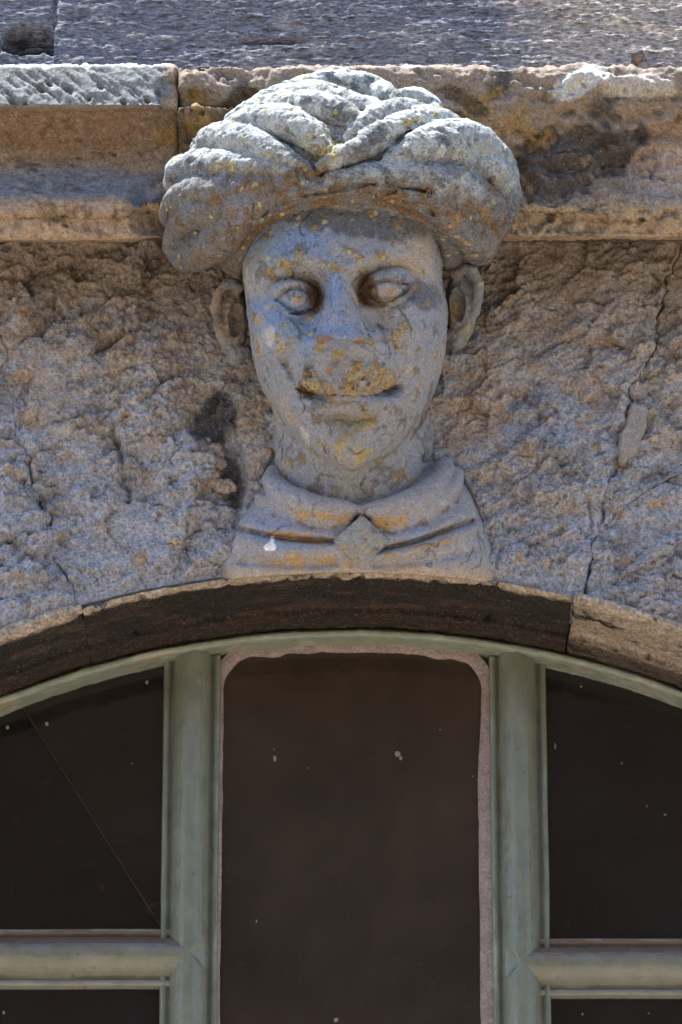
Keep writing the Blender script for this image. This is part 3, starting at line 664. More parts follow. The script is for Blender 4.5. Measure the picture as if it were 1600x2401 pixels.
h -= 14*ridge([(640, 699), (660, 708), (675, 722), (700, 729), (725, 724)], 4.5); h += 9*ridge([(652, 716), (675, 733), (702, 740), (730, 732)], 6)
h += 12*dome(701, 704, 26, 23)
h -= 13*ridge([(866, 672), (885, 664), (905, 660), (930, 662), (955, 667)], 4); h += 8*ridge([(868, 664), (900, 650), (935, 652), (958, 660)], 6)
h -= 14*ridge([(852, 684), (875, 700), (903, 708), (935, 696), (958, 676)], 4.5); h += 9*ridge([(862, 700), (890, 717), (920, 713), (955, 692)], 6)
h += 9*dome(905, 684, 34, 24, -8); h += 7*dome(932, 648, 36, 20, -8)
nz = spl(Vg, [600, 640, 700, 745, 780, 800, 815, 832, 850], [0, 14, 42, 60, 70, 70, 38, 8, 0])
nw = spl(Vg, [600, 660, 720, 770, 810, 850], [26, 24, 32, 50, 62, 60]); nc = spl(Vg, [600, 700, 800, 850], [797, 797, 802, 806])
h += nz*np.exp(-(np.abs(Ug-nc)/nw)**2.6)
h += 15*G(750, 795, 22, 20)+15*G(866, 795, 24, 20)
h -= 11*ridge([(826, 700), (850, 745), (880, 790), (905, 803)], 6); h -= 7*ridge([(775, 725), (752, 760), (728, 798)], 6); h -= 16*G(758, 806, 18, 8, -8)+16*G(850, 810, 18, 8, 8)
h -= 22*G(728, 752, 34, 40, 30)+20*G(880, 748, 34, 40, -30)
h += 15*G(645, 770, 55, 50, 40)+16*G(985, 765, 52, 55, -35)           # cheekbones
h += 12*G(812, 870, 105, 70, p=2.6)                                   # muzzle
h += 15*ridge([(634, 830), (672, 884), (712, 935), (752, 966)], 11)+12*ridge([(1000, 820), (975, 890), (935, 945), (890, 975)], 12)
h -= 9*ridge([(690, 815), (672, 850), (690, 890)], 13)+7*ridge([(925, 815), (945, 850), (930, 888)], 13)
mouth = [(696, 912), (718, 919), (748, 926), (790, 927), (830, 928), (870, 927), (902, 919), (928, 908)]
h += 6*ridge([(720, 904), (770, 908), (820, 906), (870, 906), (910, 897)], 15)    # upper lip
h += 10*ridge([(745, 950), (800, 957), (860, 954), (900, 940)], 13)                 # lower lip
h -= 6*ridge(mouth, 4.5); h -= 30*G(726, 922, 34, 13, 16, p=2.5)+30*G(908, 917, 30, 13, -22, p=2.5)
h -= 10*ridge([(770, 978), (825, 985), (880, 975)], 12)
h += 10*G(818, 1046, 62, 36, p=2.6)                                                 # chin
h -= 8*G(722, 1020, 22, 42, -20, p=3.5); h += 6*ridge([(738, 985), (752, 1020), (756, 1055)], 7)
for k, (u, v, du, dv) in enumerate([(655, 935, 10, 20), (960, 950, -4, 40), (1010, 960, -20, 60), (690, 960, 25, 40), (885, 760, 40, 70), (600, 830, 30, 40)]):
    h -= 4*np.exp(-(pdist(Ug, Vg, wig([(u, v), (u+du/2, v+dv/2), (u+du, v+dv)], 5, 60+k, 3))/2.5)**2)
h = np.where(h < 0, h*1.2, h*1.1)
wm = -40.0
Wd = fd.w[None, None, :]; front = np.clip((Wd-wm)/110, 0, 1)
ua = np.abs(Ug-((uL+uR)/2)[None])/np.maximum((uR-uL)/2, 3)[None]
n = 2.35
q = ((ua**n)[:, :, None]+(np.maximum(Wd-wm-h[:, :, None]*front, 0)/(wf-wm)[None, :, None])**n)**(1/n)
sz = np.minimum(np.maximum((uR-uL)/2, 3), wf-wm)
F1 = ((q-1)*sz[None, :, None]*0.85).astype(np.float32)
F1[:, V1 > 1098, :] = 40
fd.F = F1
# neck
nv = [960, 1020, 1080, 1130, 1180, 1240]; nL, nR, nW = spl(V1, nv, [650, 638, 636, 640, 644, 644]), spl(V1, nv, [1008, 1020, 1022, 1020, 1016, 1016]), spl(V1, nv, [52, 68, 84, 96, 104, 108])
ua = np.abs(Ug-((nL+nR)/2)[None])/((nR-nL)/2)[None]
q = ((ua**2.2)[:, :, None]+(np.maximum(Wd+110, 0)/(nW+110)[None, :, None])**2.2)**(1/2.2)
F2 = ((q-1)*150).astype(np.float32); F2[:, V1 < 955, :] = 40
fd.add(np.s_[:, :, :], F2, 26)
def rough_f(U, V):
    return np.clip(gs(U, V, 724, 892, 24, 34)+0.8*gs(U, V, 795, 910, 66, 22)+gs(U, V, 858, 884, 48, 44)+0.9*gs(U, V, 902, 892, 26, 36)+0.6*gs(U, V, 835, 955, 80, 20), 0, 1.1)
def lichen_f(U, V, X):
    n1, n2, n3 = fbm(X, 12, 4, 20), fbm(X, 50, 4, 21), fbm(X, 140, 3, 22)
    return ss(n2*1.1+n3*0.6+gs(U, V, 800, 620, 230, 28)*0.40+gs(U, V, 640, 800, 60, 60)*0.28+gs(U, V, 790, 820, 130, 70)*0.28+gs(U, V, 960, 800, 50, 60)*0.3+gs(U, V, 640, 950, 50, 70)*0.2, 0.42, 0.50)
def face_paint(P, X, N):
    U, V = P[:, 0], P[:, 1]; n1, n2, n3 = fbm(X, 12, 4, 20), fbm(X, 50, 4, 21), fbm(X, 140, 3, 22)
    C = np.tile(np.array((0.27, 0.28, 0.305)), (len(P), 1))
    C = mixc(C, (0.46, 0.45, 0.43), ss(n2*0.8+n1*0.8+gs(U, V, 635, 780, 40, 60)*0.4+gs(U, V, 590, 640, 30, 90)*0.3, 0.25, 0.5)*0.6)
    blu = gs(U, V, 680, 565, 130, 55, 0, 3)+gs(U, V, 650, 740, 85, 50, 10, 3)+gs(U, V, 960, 770, 70, 40)*0.5+gs(U, V, 780, 660, 24, 50)*0.8+gs(U, V, 720, 935, 40, 22)*0.8+gs(U, V, 915, 925, 36, 20)*0.8+gs(U, V, 770, 800, 110, 60)*0.8+gs(U, V, 790, 690, 30, 40)*0.7
    C = mixc(C, (0.17, 0.255, 0.42), ss(blu+n1*0.8+n2*0.7, 0.1, 0.95)*0.95)  # blue skylight on the face put into the colour
    C = mixc(C, (0.40, 0.33, 0.265), ss(n1+n2*0.7-0.08+gs(U, V, 970, 600, 70, 60)*0.5+gs(U, V, 960, 900, 90, 110)*0.45+ss(V, 1000, 1120)*0.3+gs(U, V, 640, 950, 60, 90)*0.4, 0.2, 0.5)*0.75)
    C = mixc(C, (0.06, 0.068, 0.085), ss(gs(U, V, 880, 532, 180, 44, 4, 3)+gs(U, V, 700, 508, 110, 24)*0.7+n2*0.6+n1*0.3, 0.45, 0.9)*0.75)  # shade under the brim painted onto the forehead
    C = mixc(C, (0.095, 0.11, 0.135), ss(n2*0.9-n1*0.8+n3*0.4, 0.16, 0.40)*0.75)
    C = mixc(C, (0.50, 0.49, 0.47), ss(gs(U, V, 633, 790, 22, 46, 8)+gs(U, V, 715, 1020, 18, 40, -18)*0.8+gs(U, V, 830, 690, 10, 60, -20)*0.7+n2*0.5, 0.5, 0.8)*0.75)  # painted highlights: cheek, chin facet, side of the nose
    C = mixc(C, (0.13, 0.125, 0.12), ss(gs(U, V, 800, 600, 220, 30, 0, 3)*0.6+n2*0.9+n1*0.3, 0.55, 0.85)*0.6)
    C = mixc(C, (0.10, 0.105, 0.13), ss(gs(U, V, 990, 690, 60, 42, 20, 3)+n2*0.5, 0.4, 0.75)*0.75)
    C = mixc(C, (0.13, 0.07, 0.03), ss(gs(U, V, 740, 692, 24, 42, -8, 3)+gs(U, V, 862, 672, 26, 46, -12, 3)+gs(U, V, 880, 710, 50, 14, 20, 3)*0.8+gs(U, V, 715, 742, 40, 10, -20)*0.7+n2*0.4, 0.4, 0.85)*0.85)  # dark inner eye corners: socket shade put into the colour
    C = mixc(C, (0.34, 0.28, 0.24), ss(gs(U, V, 700, 706, 20, 16)+gs(U, V, 912, 684, 34, 18, -8)+n2*0.2, 0.4, 0.7)*0.8)
    li = lichen_f(U, V, X)
    C = mixc(C, (0.40, 0.33, 0.16), li*0.85*ss(n3+0.35, 0, 0.3))
    C = mixc(C, (0.11, 0.075, 0.035), li*ss(n3, 0.15, 0.35)*0.7)
    C = mixc(C, (0.28, 0.20, 0.10), ss(n2+n3*0.6-n1*0.4, 0.3, 0.5)*0.6)
    spots, ci = cells(X, 60, 9); C = mixc(C, (0.45, 0.42, 0.22), ss(0.26-spots, 0, 0.12)*(ci > 0.72)*ss(720-V, 0, 100)*0.9)
    rough = rough_f(U, V)+(n2+n1)*0.5
    wide = gs(U, V, 815, 905, 135, 70, -4, 3)
    C = mixc(C, (0.33, 0.25, 0.13), ss(gs(U, V, 818, 985, 70, 75, 0, 3)*0.7+n2*1.0+n3*0.4, 0.55, 0.75)*0.75)
    C = mixc(C, (0.36, 0.29, 0.20), ss(wide+n2*1.2+n1*0.6, 0.5, 1.2)*0.75)
    C = mixc(C, (0.24, 0.155, 0.065), ss(rough*0.8+wide*0.25+n2*1.2+n3*0.6, 0.4, 0.95)*0.75)
    C = mixc(C, (0.42, 0.33, 0.13), ss(rough*0.6+wide*0.3+n3*1.0+n2*0.6, 0.75, 1.05)*0.8)
    C = mixc(C, (0.34, 0.31, 0.27), ss(fbm(X, 100, 3, 24)+0.15*rough, 0.28, 0.42)*np.clip(rough, 0, 1)*0.8)
    C = mixc(C, (0.06, 0.04, 0.025), ss(rough*0.6+n3*1.2-n2*0.6, 0.72, 1.0)*0.85)
    C = mixc(C, (0.37, 0.31, 0.14), ss(gs(U, V, 815, 1040, 80, 75, 0, 3)*0.6+n2*0.9+n3*0.4, 0.55, 0.7)*0.85)
    C = mixc(C, (0.16, 0.17, 0.17), ss(gs(U, V, 800, 1000, 60, 50, 0, 3)+n2*0.6, 0.5, 0.9)*0.6)
    C = mixc(C, (0.10, 0.07, 0.05), ss(gs(U, V, 735, 1150, 40, 36)+n2*0.5, 0.5, 0.9)*0.75)
    C = mixc(C, (0.27, 0.29, 0.24), ss(gs(U, V, 820, 1130, 60, 50)+n2*0.5, 0.5, 0.9)*0.6)
    C = mixc(C, (0.05, 0.04, 0.035), np.maximum(crackle(X, 22, 300), crackle(X, 40, 310)*0.8)*0.85)
    for pts in ([(826, 700), (850, 745), (880, 790), (905, 803)], [(775, 725), (752, 760), (728, 798)]):
        C = mixc(C, (0.10, 0.07, 0.05), np.exp(-(pdist(U, V, wig(pts, 4, 77))/3)**2)*0.6*ss(n2, -0.2, 0.2))
    C = mixc(C, (0.09, 0.055, 0.03), ss(np.exp(-(pdist(U, V, wig(mouth, 3, 79))/5)**2)*ss(n2+n1, -0.3, 0.1)+gs(U, V, 722, 917, 26, 9, 16)+gs(U, V, 912, 911, 24, 9, -24)+n2*0.4, 0.5, 0.9)*0.8)  # rusty dirt plus recess shade painted along the mouth and its corners
    C = mixc(C, (0.09, 0.06, 0.04), np.exp(-(pdist(U, V, wig([(1012, 950), (1000, 975), (985, 1000), (975, 1015)], 4, 78))/4)**2)*0.7)
    C = mixc(C, (0.22, 0.13, 0.06), ss(gs(U, V, 762, 797, 30, 12, 0, 3)+gs(U, V, 836, 806, 26, 12)*0.8+n2*0.4, 0.5, 0.8)*0.8)  # shaded underside of the nose, painted brown
    C = mixc(C, (.42, .43, .43), ss(gs(U, V, 630, 785, 26, 40, 10)+n2*0.4, 0.55, 0.8)*0.6)  # cheek highlight again, painted pale
    return C
def face_disp(P, X):
    U, V = P[:, 0], P[:, 1]; rough = rough_f(U, V)+0.7*gs(U, V, 812, 1050, 62, 50, 0, 3)
    d = 0.002*fbm(X, 28, 4, 25)+0.0012*fbm(X, 120, 3, 26)-0.002*np.maximum(crackle(X, 22, 300), crackle(X, 40, 310))
    pit = fbm(X, 70, 4, 28); d -= 0.0022*ss(pit, 0.22, 0.45)
    rg = fbm(X, 75, 4, 27, ridged=True); m, ci = cells(X, 110, 3)
    return d+0.0012*lichen_f(U, V, X)+np.clip(rough, 0, 1)*(0.0055*rg+0.004*(0.5-m)+0.001)
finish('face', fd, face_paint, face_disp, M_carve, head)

# ---- ears
def ear(cu, cv, sgn, tilt, hr):
    e = Field((cu-75, cu+75), (cv-125, cv+125), (-230, 40), 3.0)
    def p(a, b, w, r): c, s_ = math.cos(R_(tilt)), math.sin(R_(tilt)); return (cu+a*c-b*s_, cv+a*s_+b*c, w, r)
    e.ell((cu, cv, -110), (40, 88, 70), 8)
    e.tube([p(-22*sgn, 80, -80, 18), p(14*sgn, 62, -64, 15), p(32*sgn, 10, -56, 14), p(30*sgn, -50, -52, 15), p(0, -86, -56, 15), p(-26*sgn, -70, -66, 14)], 6)
    e.tube([p(-24*sgn, -30, -62, 9), p(2*sgn, -46, -60, 9), p(14*sgn, -10, -60, 9), p(0, 36, -64, 10)], 5)
    e.ell((cu-10*sgn, cv+4, -50), (17, 40, 26), 6, cut=True)
    e.ell((cu-12*sgn, cv+88, -78), (24, 22, 26), 8)
    def pt(P, X, N):
        U, V = P[:, 0], P[:, 1]; n1, n2 = fbm(X, 20, 4, 30), fbm(X, 70, 4, 31)
        C = np.tile(np.array((0.20, 0.205, 0.215)), (len(P), 1)); C = mixc(C, (0.26, 0.19, 0.12), ss(n1+0.1, 0, 0.3)*0.7)
        C = mixc(C, LICH if hr else (0.08, 0.07, 0.06), ss(n2+n1*0.5, 0.15, 0.4)*0.6); return C
    finish('ear', e, pt, lambda P, X: 0.006*fbm(X, 30, 4, 32)+0.002*fbm(X, 90, 3, 33, ridged=True), M_carve, head)
ear(540, 742, -1, -8, False)
ear(1088, 706, 1, 8, True)

# ---- turban
td = Field((355, 1245), (135, 700), (-330, 330), 3.5)
TC, TR = (792, 455, -70), (392, 272, 285)
td.ell(TC, (370, 252, 256), 6)
def tw(u, v):
    q = 1-((u-TC[0])/TR[0])**2-((v-TC[1])/TR[1])**2; return TC[2]+TR[2]*math.sqrt(max(q, 0))
def roll(pts, k=3, sink=0.30, n=18, cut=False):
    out = []
    for cx, cy, r in pts:
        u, v = 350+cx*0.574, 130+cy*0.574; out.append((u, v, tw(u, v)-r*sink, r))
    td.tube(out, k, n, cut=cut)
# crown
for pts in ([(560, 95, 14), (680, 80, 26), (800, 80, 34), (920, 100, 30), (1000, 140, 14)],
            [(1010, 150, 14), (1090, 150, 28), (1160, 180, 24), (1190, 215, 8)],
            [(400, 185, 12), (500, 150, 28), (640, 135, 30), (780, 165, 30), (900, 215, 20), (960, 250, 6)],
            [(320, 245, 14), (440, 215, 34), (600, 195, 38), (760, 220, 36), (860, 275, 20), (890, 310, 5)],
            [(290, 305, 18), (400, 275, 40), (540, 270, 44), (650, 315, 38), (720, 380, 20), (750, 430, 5)],
            # left side folds
            [(190, 385, 20), (260, 330, 38), (380, 345, 44), (490, 395, 36), (600, 445, 18), (670, 480, 5)],
            [(90, 500, 26), (130, 450, 36), (240, 440, 40), (390, 455, 36), (530, 475, 24), (670, 500, 8)],
            [(65, 640, 22), (120, 575, 38), (240, 545, 44), (390, 550, 38), (550, 535, 26), (690, 520, 10)],
            [(95, 720, 30), (180, 640, 42), (330, 620, 44), (480, 590, 34), (640, 550, 18), (720, 530, 6)],
            [(90, 770, 32), (140, 800, 40), (250, 770, 46), (360, 690, 44), (480, 640, 34), (600, 600, 10)],
            # right side folds
            [(800, 350, 8), (870, 290, 26), (960, 235, 32), (1070, 210, 28), (1140, 225, 10)],
            [(690, 480, 8), (760, 430, 24), (860, 375, 34), (970, 315, 38), (1090, 268, 38), (1200, 255, 32), (1290, 290, 14)],
            [(960, 450, 12), (1070, 390, 44), (1200, 355, 58), (1320, 355, 58), (1430, 415, 46), (1490, 480, 22)]):
    roll(pts, 4, 0.32, 20)
roll([(1300, 440, 20), (1390, 440, 40), (1450, 500, 44), (1465, 590, 42), (1430, 690, 36)], 4, 0.42)
roll([(740, 520, 20), (900, 500, 34), (1080, 500, 46), (1240, 540, 56), (1370, 610, 52), (1420, 700, 38)], 6, 0.5)
roll([(740, 560, 18), (920, 560, 28), (1100, 590, 38), (1230, 650, 46), (1340, 730, 52), (1370, 780, 44)], 6, 0.5)
roll([(470, 640, 26), (600, 585, 24), (760, 560, 22), (920, 565, 20), (1060, 595, 20)], 5, 0.3)
# creases
for pts in ([(600, 470, 6), (650, 500, 9), (700, 520, 7)], [(690, 110, 5), (760, 150, 9), (900, 195, 6)], [(720, 300, 10), (770, 340, 16), (830, 330, 9)],
            [(930, 400, 5), (1010, 350, 9), (1130, 300, 8), (1260, 290, 5)], [(1090, 150, 5), (1140, 185, 9), (1180, 200, 5)],
            [(1320, 400, 5), (1400, 410, 8), (1490, 470, 5)], [(150, 680, 5), (300, 660, 6), (480, 610, 5)],
            [(900, 535, 3), (1100, 560, 7), (1300, 620, 7), (1440, 560, 3)], [(1000, 600, 3), (1180, 645, 8), (1330, 720, 7), (1390, 730, 3)], [(200, 705, 4), (330, 690, 8), (450, 650, 6), (560, 600, 3)],
            [(260, 600, 3), (400, 590, 6), (560, 560, 4)],
            [(640, 575, 4), (800, 545, 6), (1000, 530, 4)], [(850, 590, 4), (1000, 560, 6), (1200, 570, 6), (1350, 640, 4)]):
    roll(pts, 6, -0.9, 12, cut=True)
roll([(735, 330, 10), (775, 350, 20), (830, 325, 8)], 6, -0.7, 10, cut=True); roll([(610, 400, 4), (650, 440, 12), (690, 480, 6)], 5, -0.5, 10, cut=True)
# opening for the face: the underside slopes up towards the front of the brim
sl, Ut, Vt, Wt = td.sub((0, 0, -400), (2000, 2000, 400))
vb = spl(Ut[:, 0, 0].astype(float), [340, 385, 420, 470, 530, 556, 575, 620, 700, 800, 900, 990, 1030, 1046, 1062, 1100, 1150, 1190, 1230, 1260],
         [520, 590, 645, 672, 650, 606, 566, 520, 492, 480, 483, 506, 540, 578, 602, 616, 600, 545, 470, 430])[:, None, None]
lean = np.interp(Ut[:, 0, 0], [480, 600, 1000, 1100], [0.05, 0.30, 0.30, 0.05])[:, None, None]
td.cut(sl, ((Vt-(vb-lean*(Wt-190)))*0.9).astype(np.float32), 34)
RUST = [[(430, 655), (520, 610), (600, 545), (700, 500), (800, 480), (930, 482), (1040, 520)], [(400, 520), (480, 480), (600, 440), (700, 430), (770, 400)],
        [(470, 590), (560, 540), (660, 470), (700, 440)], [(760, 470), (900, 455), (1050, 440), (1180, 440)], [(940, 500), (1080, 500), (1190, 545)]]
def tur_paint(P, X, N):
    U, V = P[:, 0], P[:, 1]; n1, n2, n3 = fbm(X, 12, 4, 120), fbm(X, 48, 4, 121), fbm(X, 150, 3, 122)
    C = np.tile(np.array((0.33, 0.37, 0.385)), (len(P), 1))
    C = mixc(C, (0.56, 0.58, 0.575), ss(n1+n2*0.4+(330-V)/600, -0.1, 0.35)*0.7)  # paler towards the crown: sunlight on the top put into the colour
    C = mixc(C, (0.17, 0.20, 0.225), ss(n2+n1*0.5-(330-V)/900, 0.05, 0.3)*0.7)
    rotx = X@np.array([[0.8, 0, 0.6], [0, 1, 0], [-0.6, 0, 0.8]])
    st = fbm(rotx*[0.5, 1, 1.4], 55, 4, 151, 0.6); bl = fbm(X, 22, 3, 152)
    C = mixc(C, (0.085, 0.105, 0.12), ss(st+bl*0.7+0.35*gs(U, V, 790, 260, 90, 50, 25)+0.3*gs(U, V, 840, 190, 90, 16, 15)+0.3*gs(U, V, 900, 330, 90, 22, -18), 0.22, 0.36)*0.8)
    C = mixc(C, (0.52, 0.54, 0.53), ss(st-bl*0.5, 0.25, 0.4)*0.5)
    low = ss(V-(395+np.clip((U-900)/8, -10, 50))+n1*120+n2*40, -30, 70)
    C = mixc(C, (0.135, 0.13, 0.13), low*0.88)  # lower front and brim darkened: their shade put into the colour
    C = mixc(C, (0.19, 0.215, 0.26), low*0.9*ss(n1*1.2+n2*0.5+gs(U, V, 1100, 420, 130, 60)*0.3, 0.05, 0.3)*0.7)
    for k, pts in enumerate(RUST):
        m = pdist(U+n1*26, V+n2*26, wig(pts, 7, 70+k)); C = mixc(C, (0.17, 0.11, 0.06), (0.7*np.exp(-(m/5)**2)*ss(n2+n1+0.3, 0, 0.5)+0.7*np.exp(-(m/30)**2)*ss(n2+0.3, 0, 0.5)))
    C = mixc(C, (0.26, 0.18, 0.10), ss(n2+n1*0.6, 0.2, 0.4)*ss(V, 400, 500)*0.75)
    C = mixc(C, (0.12, 0.075, 0.035), ss(fbm(X*[0.45, 1, 1], 60, 4, 124)+n1*0.4, 0.15, 0.4)*ss(V, 420, 500)*0.7)
    li = ss(n2*0.9+n3*0.5+gs(U, V, 760, 340, 70, 45, 20)*0.55+gs(U, V, 980, 270, 90, 30, -15)*0.45+gs(U, V, 530, 390, 60, 20)*0.35+gs(U, V, 640, 390, 100, 30)*0.2, 0.45, 0.62)
    C = mixc(C, (0.46, 0.39, 0.13), li*0.8)
    C = mixc(C, (0.14, 0.10, 0.03), ss(gs(U, V, 745, 345, 45, 40, 30)+n3*0.8, 0.75, 1.0)*0.6)
    sp, ci = cells(X, 75, 19); C = mixc(C, (0.45, 0.40, 0.16), ss(0.30-sp, 0, 0.12)*(ci > 0.75)*0.85)
    C = mixc(C, (0.06, 0.07, 0.075), ss(n3+n2*0.5, 0.3, 0.48)*0.6)
    return mixc(C, (0.05, 0.04, 0.03), crackle(X, 26, 320)*0.7)
def tur_disp(P, X):
    U, V = P[:, 0], P[:, 1]
    d = 0.0028*fbm(X, 24, 4, 125)+0.0012*fbm(X, 80, 3, 126)+facets(X*[1, 1, 1.4], 60, 130, 0.10)-0.0025*crackle(X, 26, 320); pit = fbm(X, 60, 4, 128); d -= 0.003*ss(pit, 0.2, 0.45)
    kn = gs(U, V, 760, 350, 70, 60, 20, 3)
    return d+kn*0.006*fbm(X, 60, 4, 127, ridged=True)
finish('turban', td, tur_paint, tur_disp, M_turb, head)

# ---- collar
cd = Field((460, 1220), (1060, 1375), (-170, 250), 3.0)
V1 = cd.v.astype(float); Ug, Vg = np.meshgrid(cd.u.astype(float), V1, indexing='ij'); Wd = cd.w[None, None, :]
cL = spl(V1, [1060, 1120, 1165, 1220, 1300, 1345, 1380], [660, 622, 590, 548, 508, 494, 490]); cR = spl(V1, [1060, 1100, 1130, 1220, 1300, 1345, 1380], [1042, 1078, 1100, 1146, 1178, 1188, 1190])
cW = spl(V1, [1060, 1120, 1170, 1220, 1280, 1345, 1380], [-60, 24, 84, 120, 146, 158, 160])
h = 0*Ug
def rg(pts, w, n=24): return np.exp(-(pdist(Ug, Vg, cr(pts, n))/w)**2)
h += 13*rg([(562, 1262), (640, 1290), (720, 1290), (790, 1282)], 17)+12*rg([(890, 1305), (980, 1288), (1080, 1255), (1125, 1235)], 15)
h -= 26*rg([(540, 1236), (660, 1262), (780, 1270)], 6.5)
h -= 26*rg([(880, 1292), (980, 1268), (1110, 1222)], 6.5)
h += 8*rg([(575, 1228), (660, 1242), (775, 1252)], 12)+8*rg([(905, 1268), (990, 1250), (1090, 1205)], 13)
h -= 12*rg([(560, 1318), (700, 1326), (790, 1322)], 9)+9*rg([(880, 1325), (1000, 1315), (1120, 1290)], 9)
h -= 18*gs(Ug, Vg, 852, 1218, 34, 22, 0, 3)
q = ((np.abs(Ug-((cL+cR)/2)[None])/((cR-cL)/2)[None])**3.4)[:, :, None]+(np.maximum(Wd+120-h[:, :, None], 0)/(cW+120)[None, :, None])**3.4
cd.F = ((q**(1/3.4)-1)*160).astype(np.float32)
cd.cut(np.s_[:, :, :], ((Vg-1343-(Ug-822)**2/4258)[:, :, None]+0*Wd).astype(np.float32), 6)
ck = gs(Ug, Vg, 830, 1080, 175, 95, 0, 8)                                  # hollow the neck comes out of
cd.cut(np.s_[:, :, :], (-(1-ck[:, :, None])*60+25-0*Wd).astype(np.float32), 10)
cd.tube([(640, 1108, -40, 20), (637, 1128, 5, 25), (668, 1160, 70, 31), (730, 1186, 112, 30), (800, 1195, 128, 25), (838, 1197, 124, 12)], 8, 20)
cd.tube([(846, 1196, 124, 12), (890, 1196, 128, 25), (950, 1184, 112, 31), (1005, 1156, 72, 33), (1040, 1118, 12, 28), (1046, 1090, -36, 22)], 8, 20)
cd.tube([(610, 1172, 30, 16), (690, 1205, 84, 23), (760, 1216, 112, 25), (812, 1214, 124, 18)], 7, 16)
cd.tube([(884, 1222, 122, 18), (930, 1220, 116, 24), (1000, 1196, 90, 25), (1060, 1146, 40, 22), (1076, 1108, -20, 16)], 7, 16)
def col_paint(P, X, N):
    U, V = P[:, 0], P[:, 1]; n1, n2, n3 = fbm(X, 14, 4, 130), fbm(X, 55, 4, 131), fbm(X, 150, 3, 132)
    C = np.tile(np.array((0.30, 0.295, 0.31)), (len(P), 1))
    C = mixc(C, (0.27, 0.31, 0.41), ss(n1+gs(U, V, 600, 1240, 80, 40)*0.7+gs(U, V, 660, 1140, 60, 40)*0.4, 0.1, 0.5)*0.85)
    och = gs(U, V, 760, 1212, 110, 14, 4)+gs(U, V, 690, 1258, 110, 12, 10)+gs(U, V, 920, 1225, 60, 18, -10)+gs(U, V, 980, 1285, 120, 9, -14)+gs(U, V, 720, 1320, 120, 22, 0, 3)*0.9+gs(U, V, 1010, 1335, 130, 10)*0.8
    C = mixc(C, (0.40, 0.26, 0.10), ss(och+n2*1.1+n1*0.4, 0.45, 0.95)*0.8)
    C = mixc(C, (0.10, 0.06, 0.035), ss(och+n2*0.9-n1, 1.0, 1.3)*0.8)
    C = mixc(C, (0.06, 0.05, 0.04), ss(gs(U, V, 850, 1218, 40, 26)+n2*0.3, 0.6, 0.9)*0.6)  # shade in the V opening, painted dark
    C = mixc(C, (0.42, 0.34, 0.25), ss(V+n2*14, 1326, 1340)*0.8)
    for k, pts in enumerate(([(540, 1238), (660, 1264), (780, 1272)], [(880, 1293), (980, 1270), (1110, 1224)], [(640, 1210), (720, 1236), (800, 1240)], [(900, 1248), (990, 1226), (1080, 1170)])):
        C = mixc(C, (0.15, 0.09, 0.04), np.exp(-(pdist(U, V, wig(pts, 4, 90+k))/5)**2)*ss(n2+0.3, 0, 0.4)*0.7)  # fold shade painted as dark brown lines to deepen the creases
    C = mixc(C, (0.46, 0.46, 0.47), ss(n2*0.9-n1*0.5, 0.22, 0.45)*0.45)
    C = mixc(C, (0.06, 0.045, 0.035), crackle(X, 30, 330)*0.7)
    C = mixc(C, (0.85, 0.85, 0.83), ss(gs(U, V, 634, 1283, 24, 13, 0, 3)+gs(U, V, 638, 1264, 6, 12)+n2*0.35, 0.62, 0.75))
    return C
col_o = finish('collar', cd, col_paint, lambda P, X: 0.0016*fbm(X, 30, 4, 135)+0.001*fbm(X, 110, 3, 136)-0.002*ss(fbm(X, 65, 4, 137), 0.22, 0.45), M_carve, head)
# diamond boss on the collar
col_o['_w'] = list(head['_w'])
dg = Field((770, 930), (1190, 1350), (60, 215), 3.0)
Ug, Vg = np.meshgrid(dg.u.astype(float), dg.v.astype(float), indexing='ij'); Wd = dg.w[None, None, :]
m = np.where(Vg < 1270, np.abs(Ug-850-(Vg-1270)*0.03)/66+np.abs(Vg-1270)/66, np.abs(Ug-850)/66+np.abs(Vg-1270)/68)
dg.F = np.maximum(np.maximum(Wd-(156+22*(1-m))[:, :, None], ((m-1)*40)[:, :, None]+0*Wd), (Vg-1341)[:, :, None]+0*Wd).astype(np.float32)
def dia_paint(P, X, N):
    n1, n2 = fbm(X, 30, 4, 140), fbm(X, 110, 3, 141); C = np.tile(np.array((0.27, 0.275, 0.28)), (len(P), 1))
    C = mixc(C, (0.36, 0.28, 0.14), ss(n1+n2*0.5, 0.1, 0.35)*0.7); return mixc(C, (0.07, 0.07, 0.07), ss(n2, 0.25, 0.45)*0.6)
finish('diamond_boss', dg, dia_paint, lambda P, X: 0.004*fbm(X, 40, 4, 142)+0.0015*fbm(X, 140, 2, 143)-0.003*crackle(X, 30, 340), M_carve, col_o)

# ------------------------------------------------------------------ arched window
win = thing('arched_window', 'green painted arched window with dark brown-toned glass below the stone arch', 'window', tuple(W(822, 2401, -0.16)))
GREEN, PALEG, DIRT = (0.150, 0.165, 0.122), (0.25, 0.265, 0.215), (0.13, 0.09, 0.065)
zb = float(W(800, 2750, DG)[2])
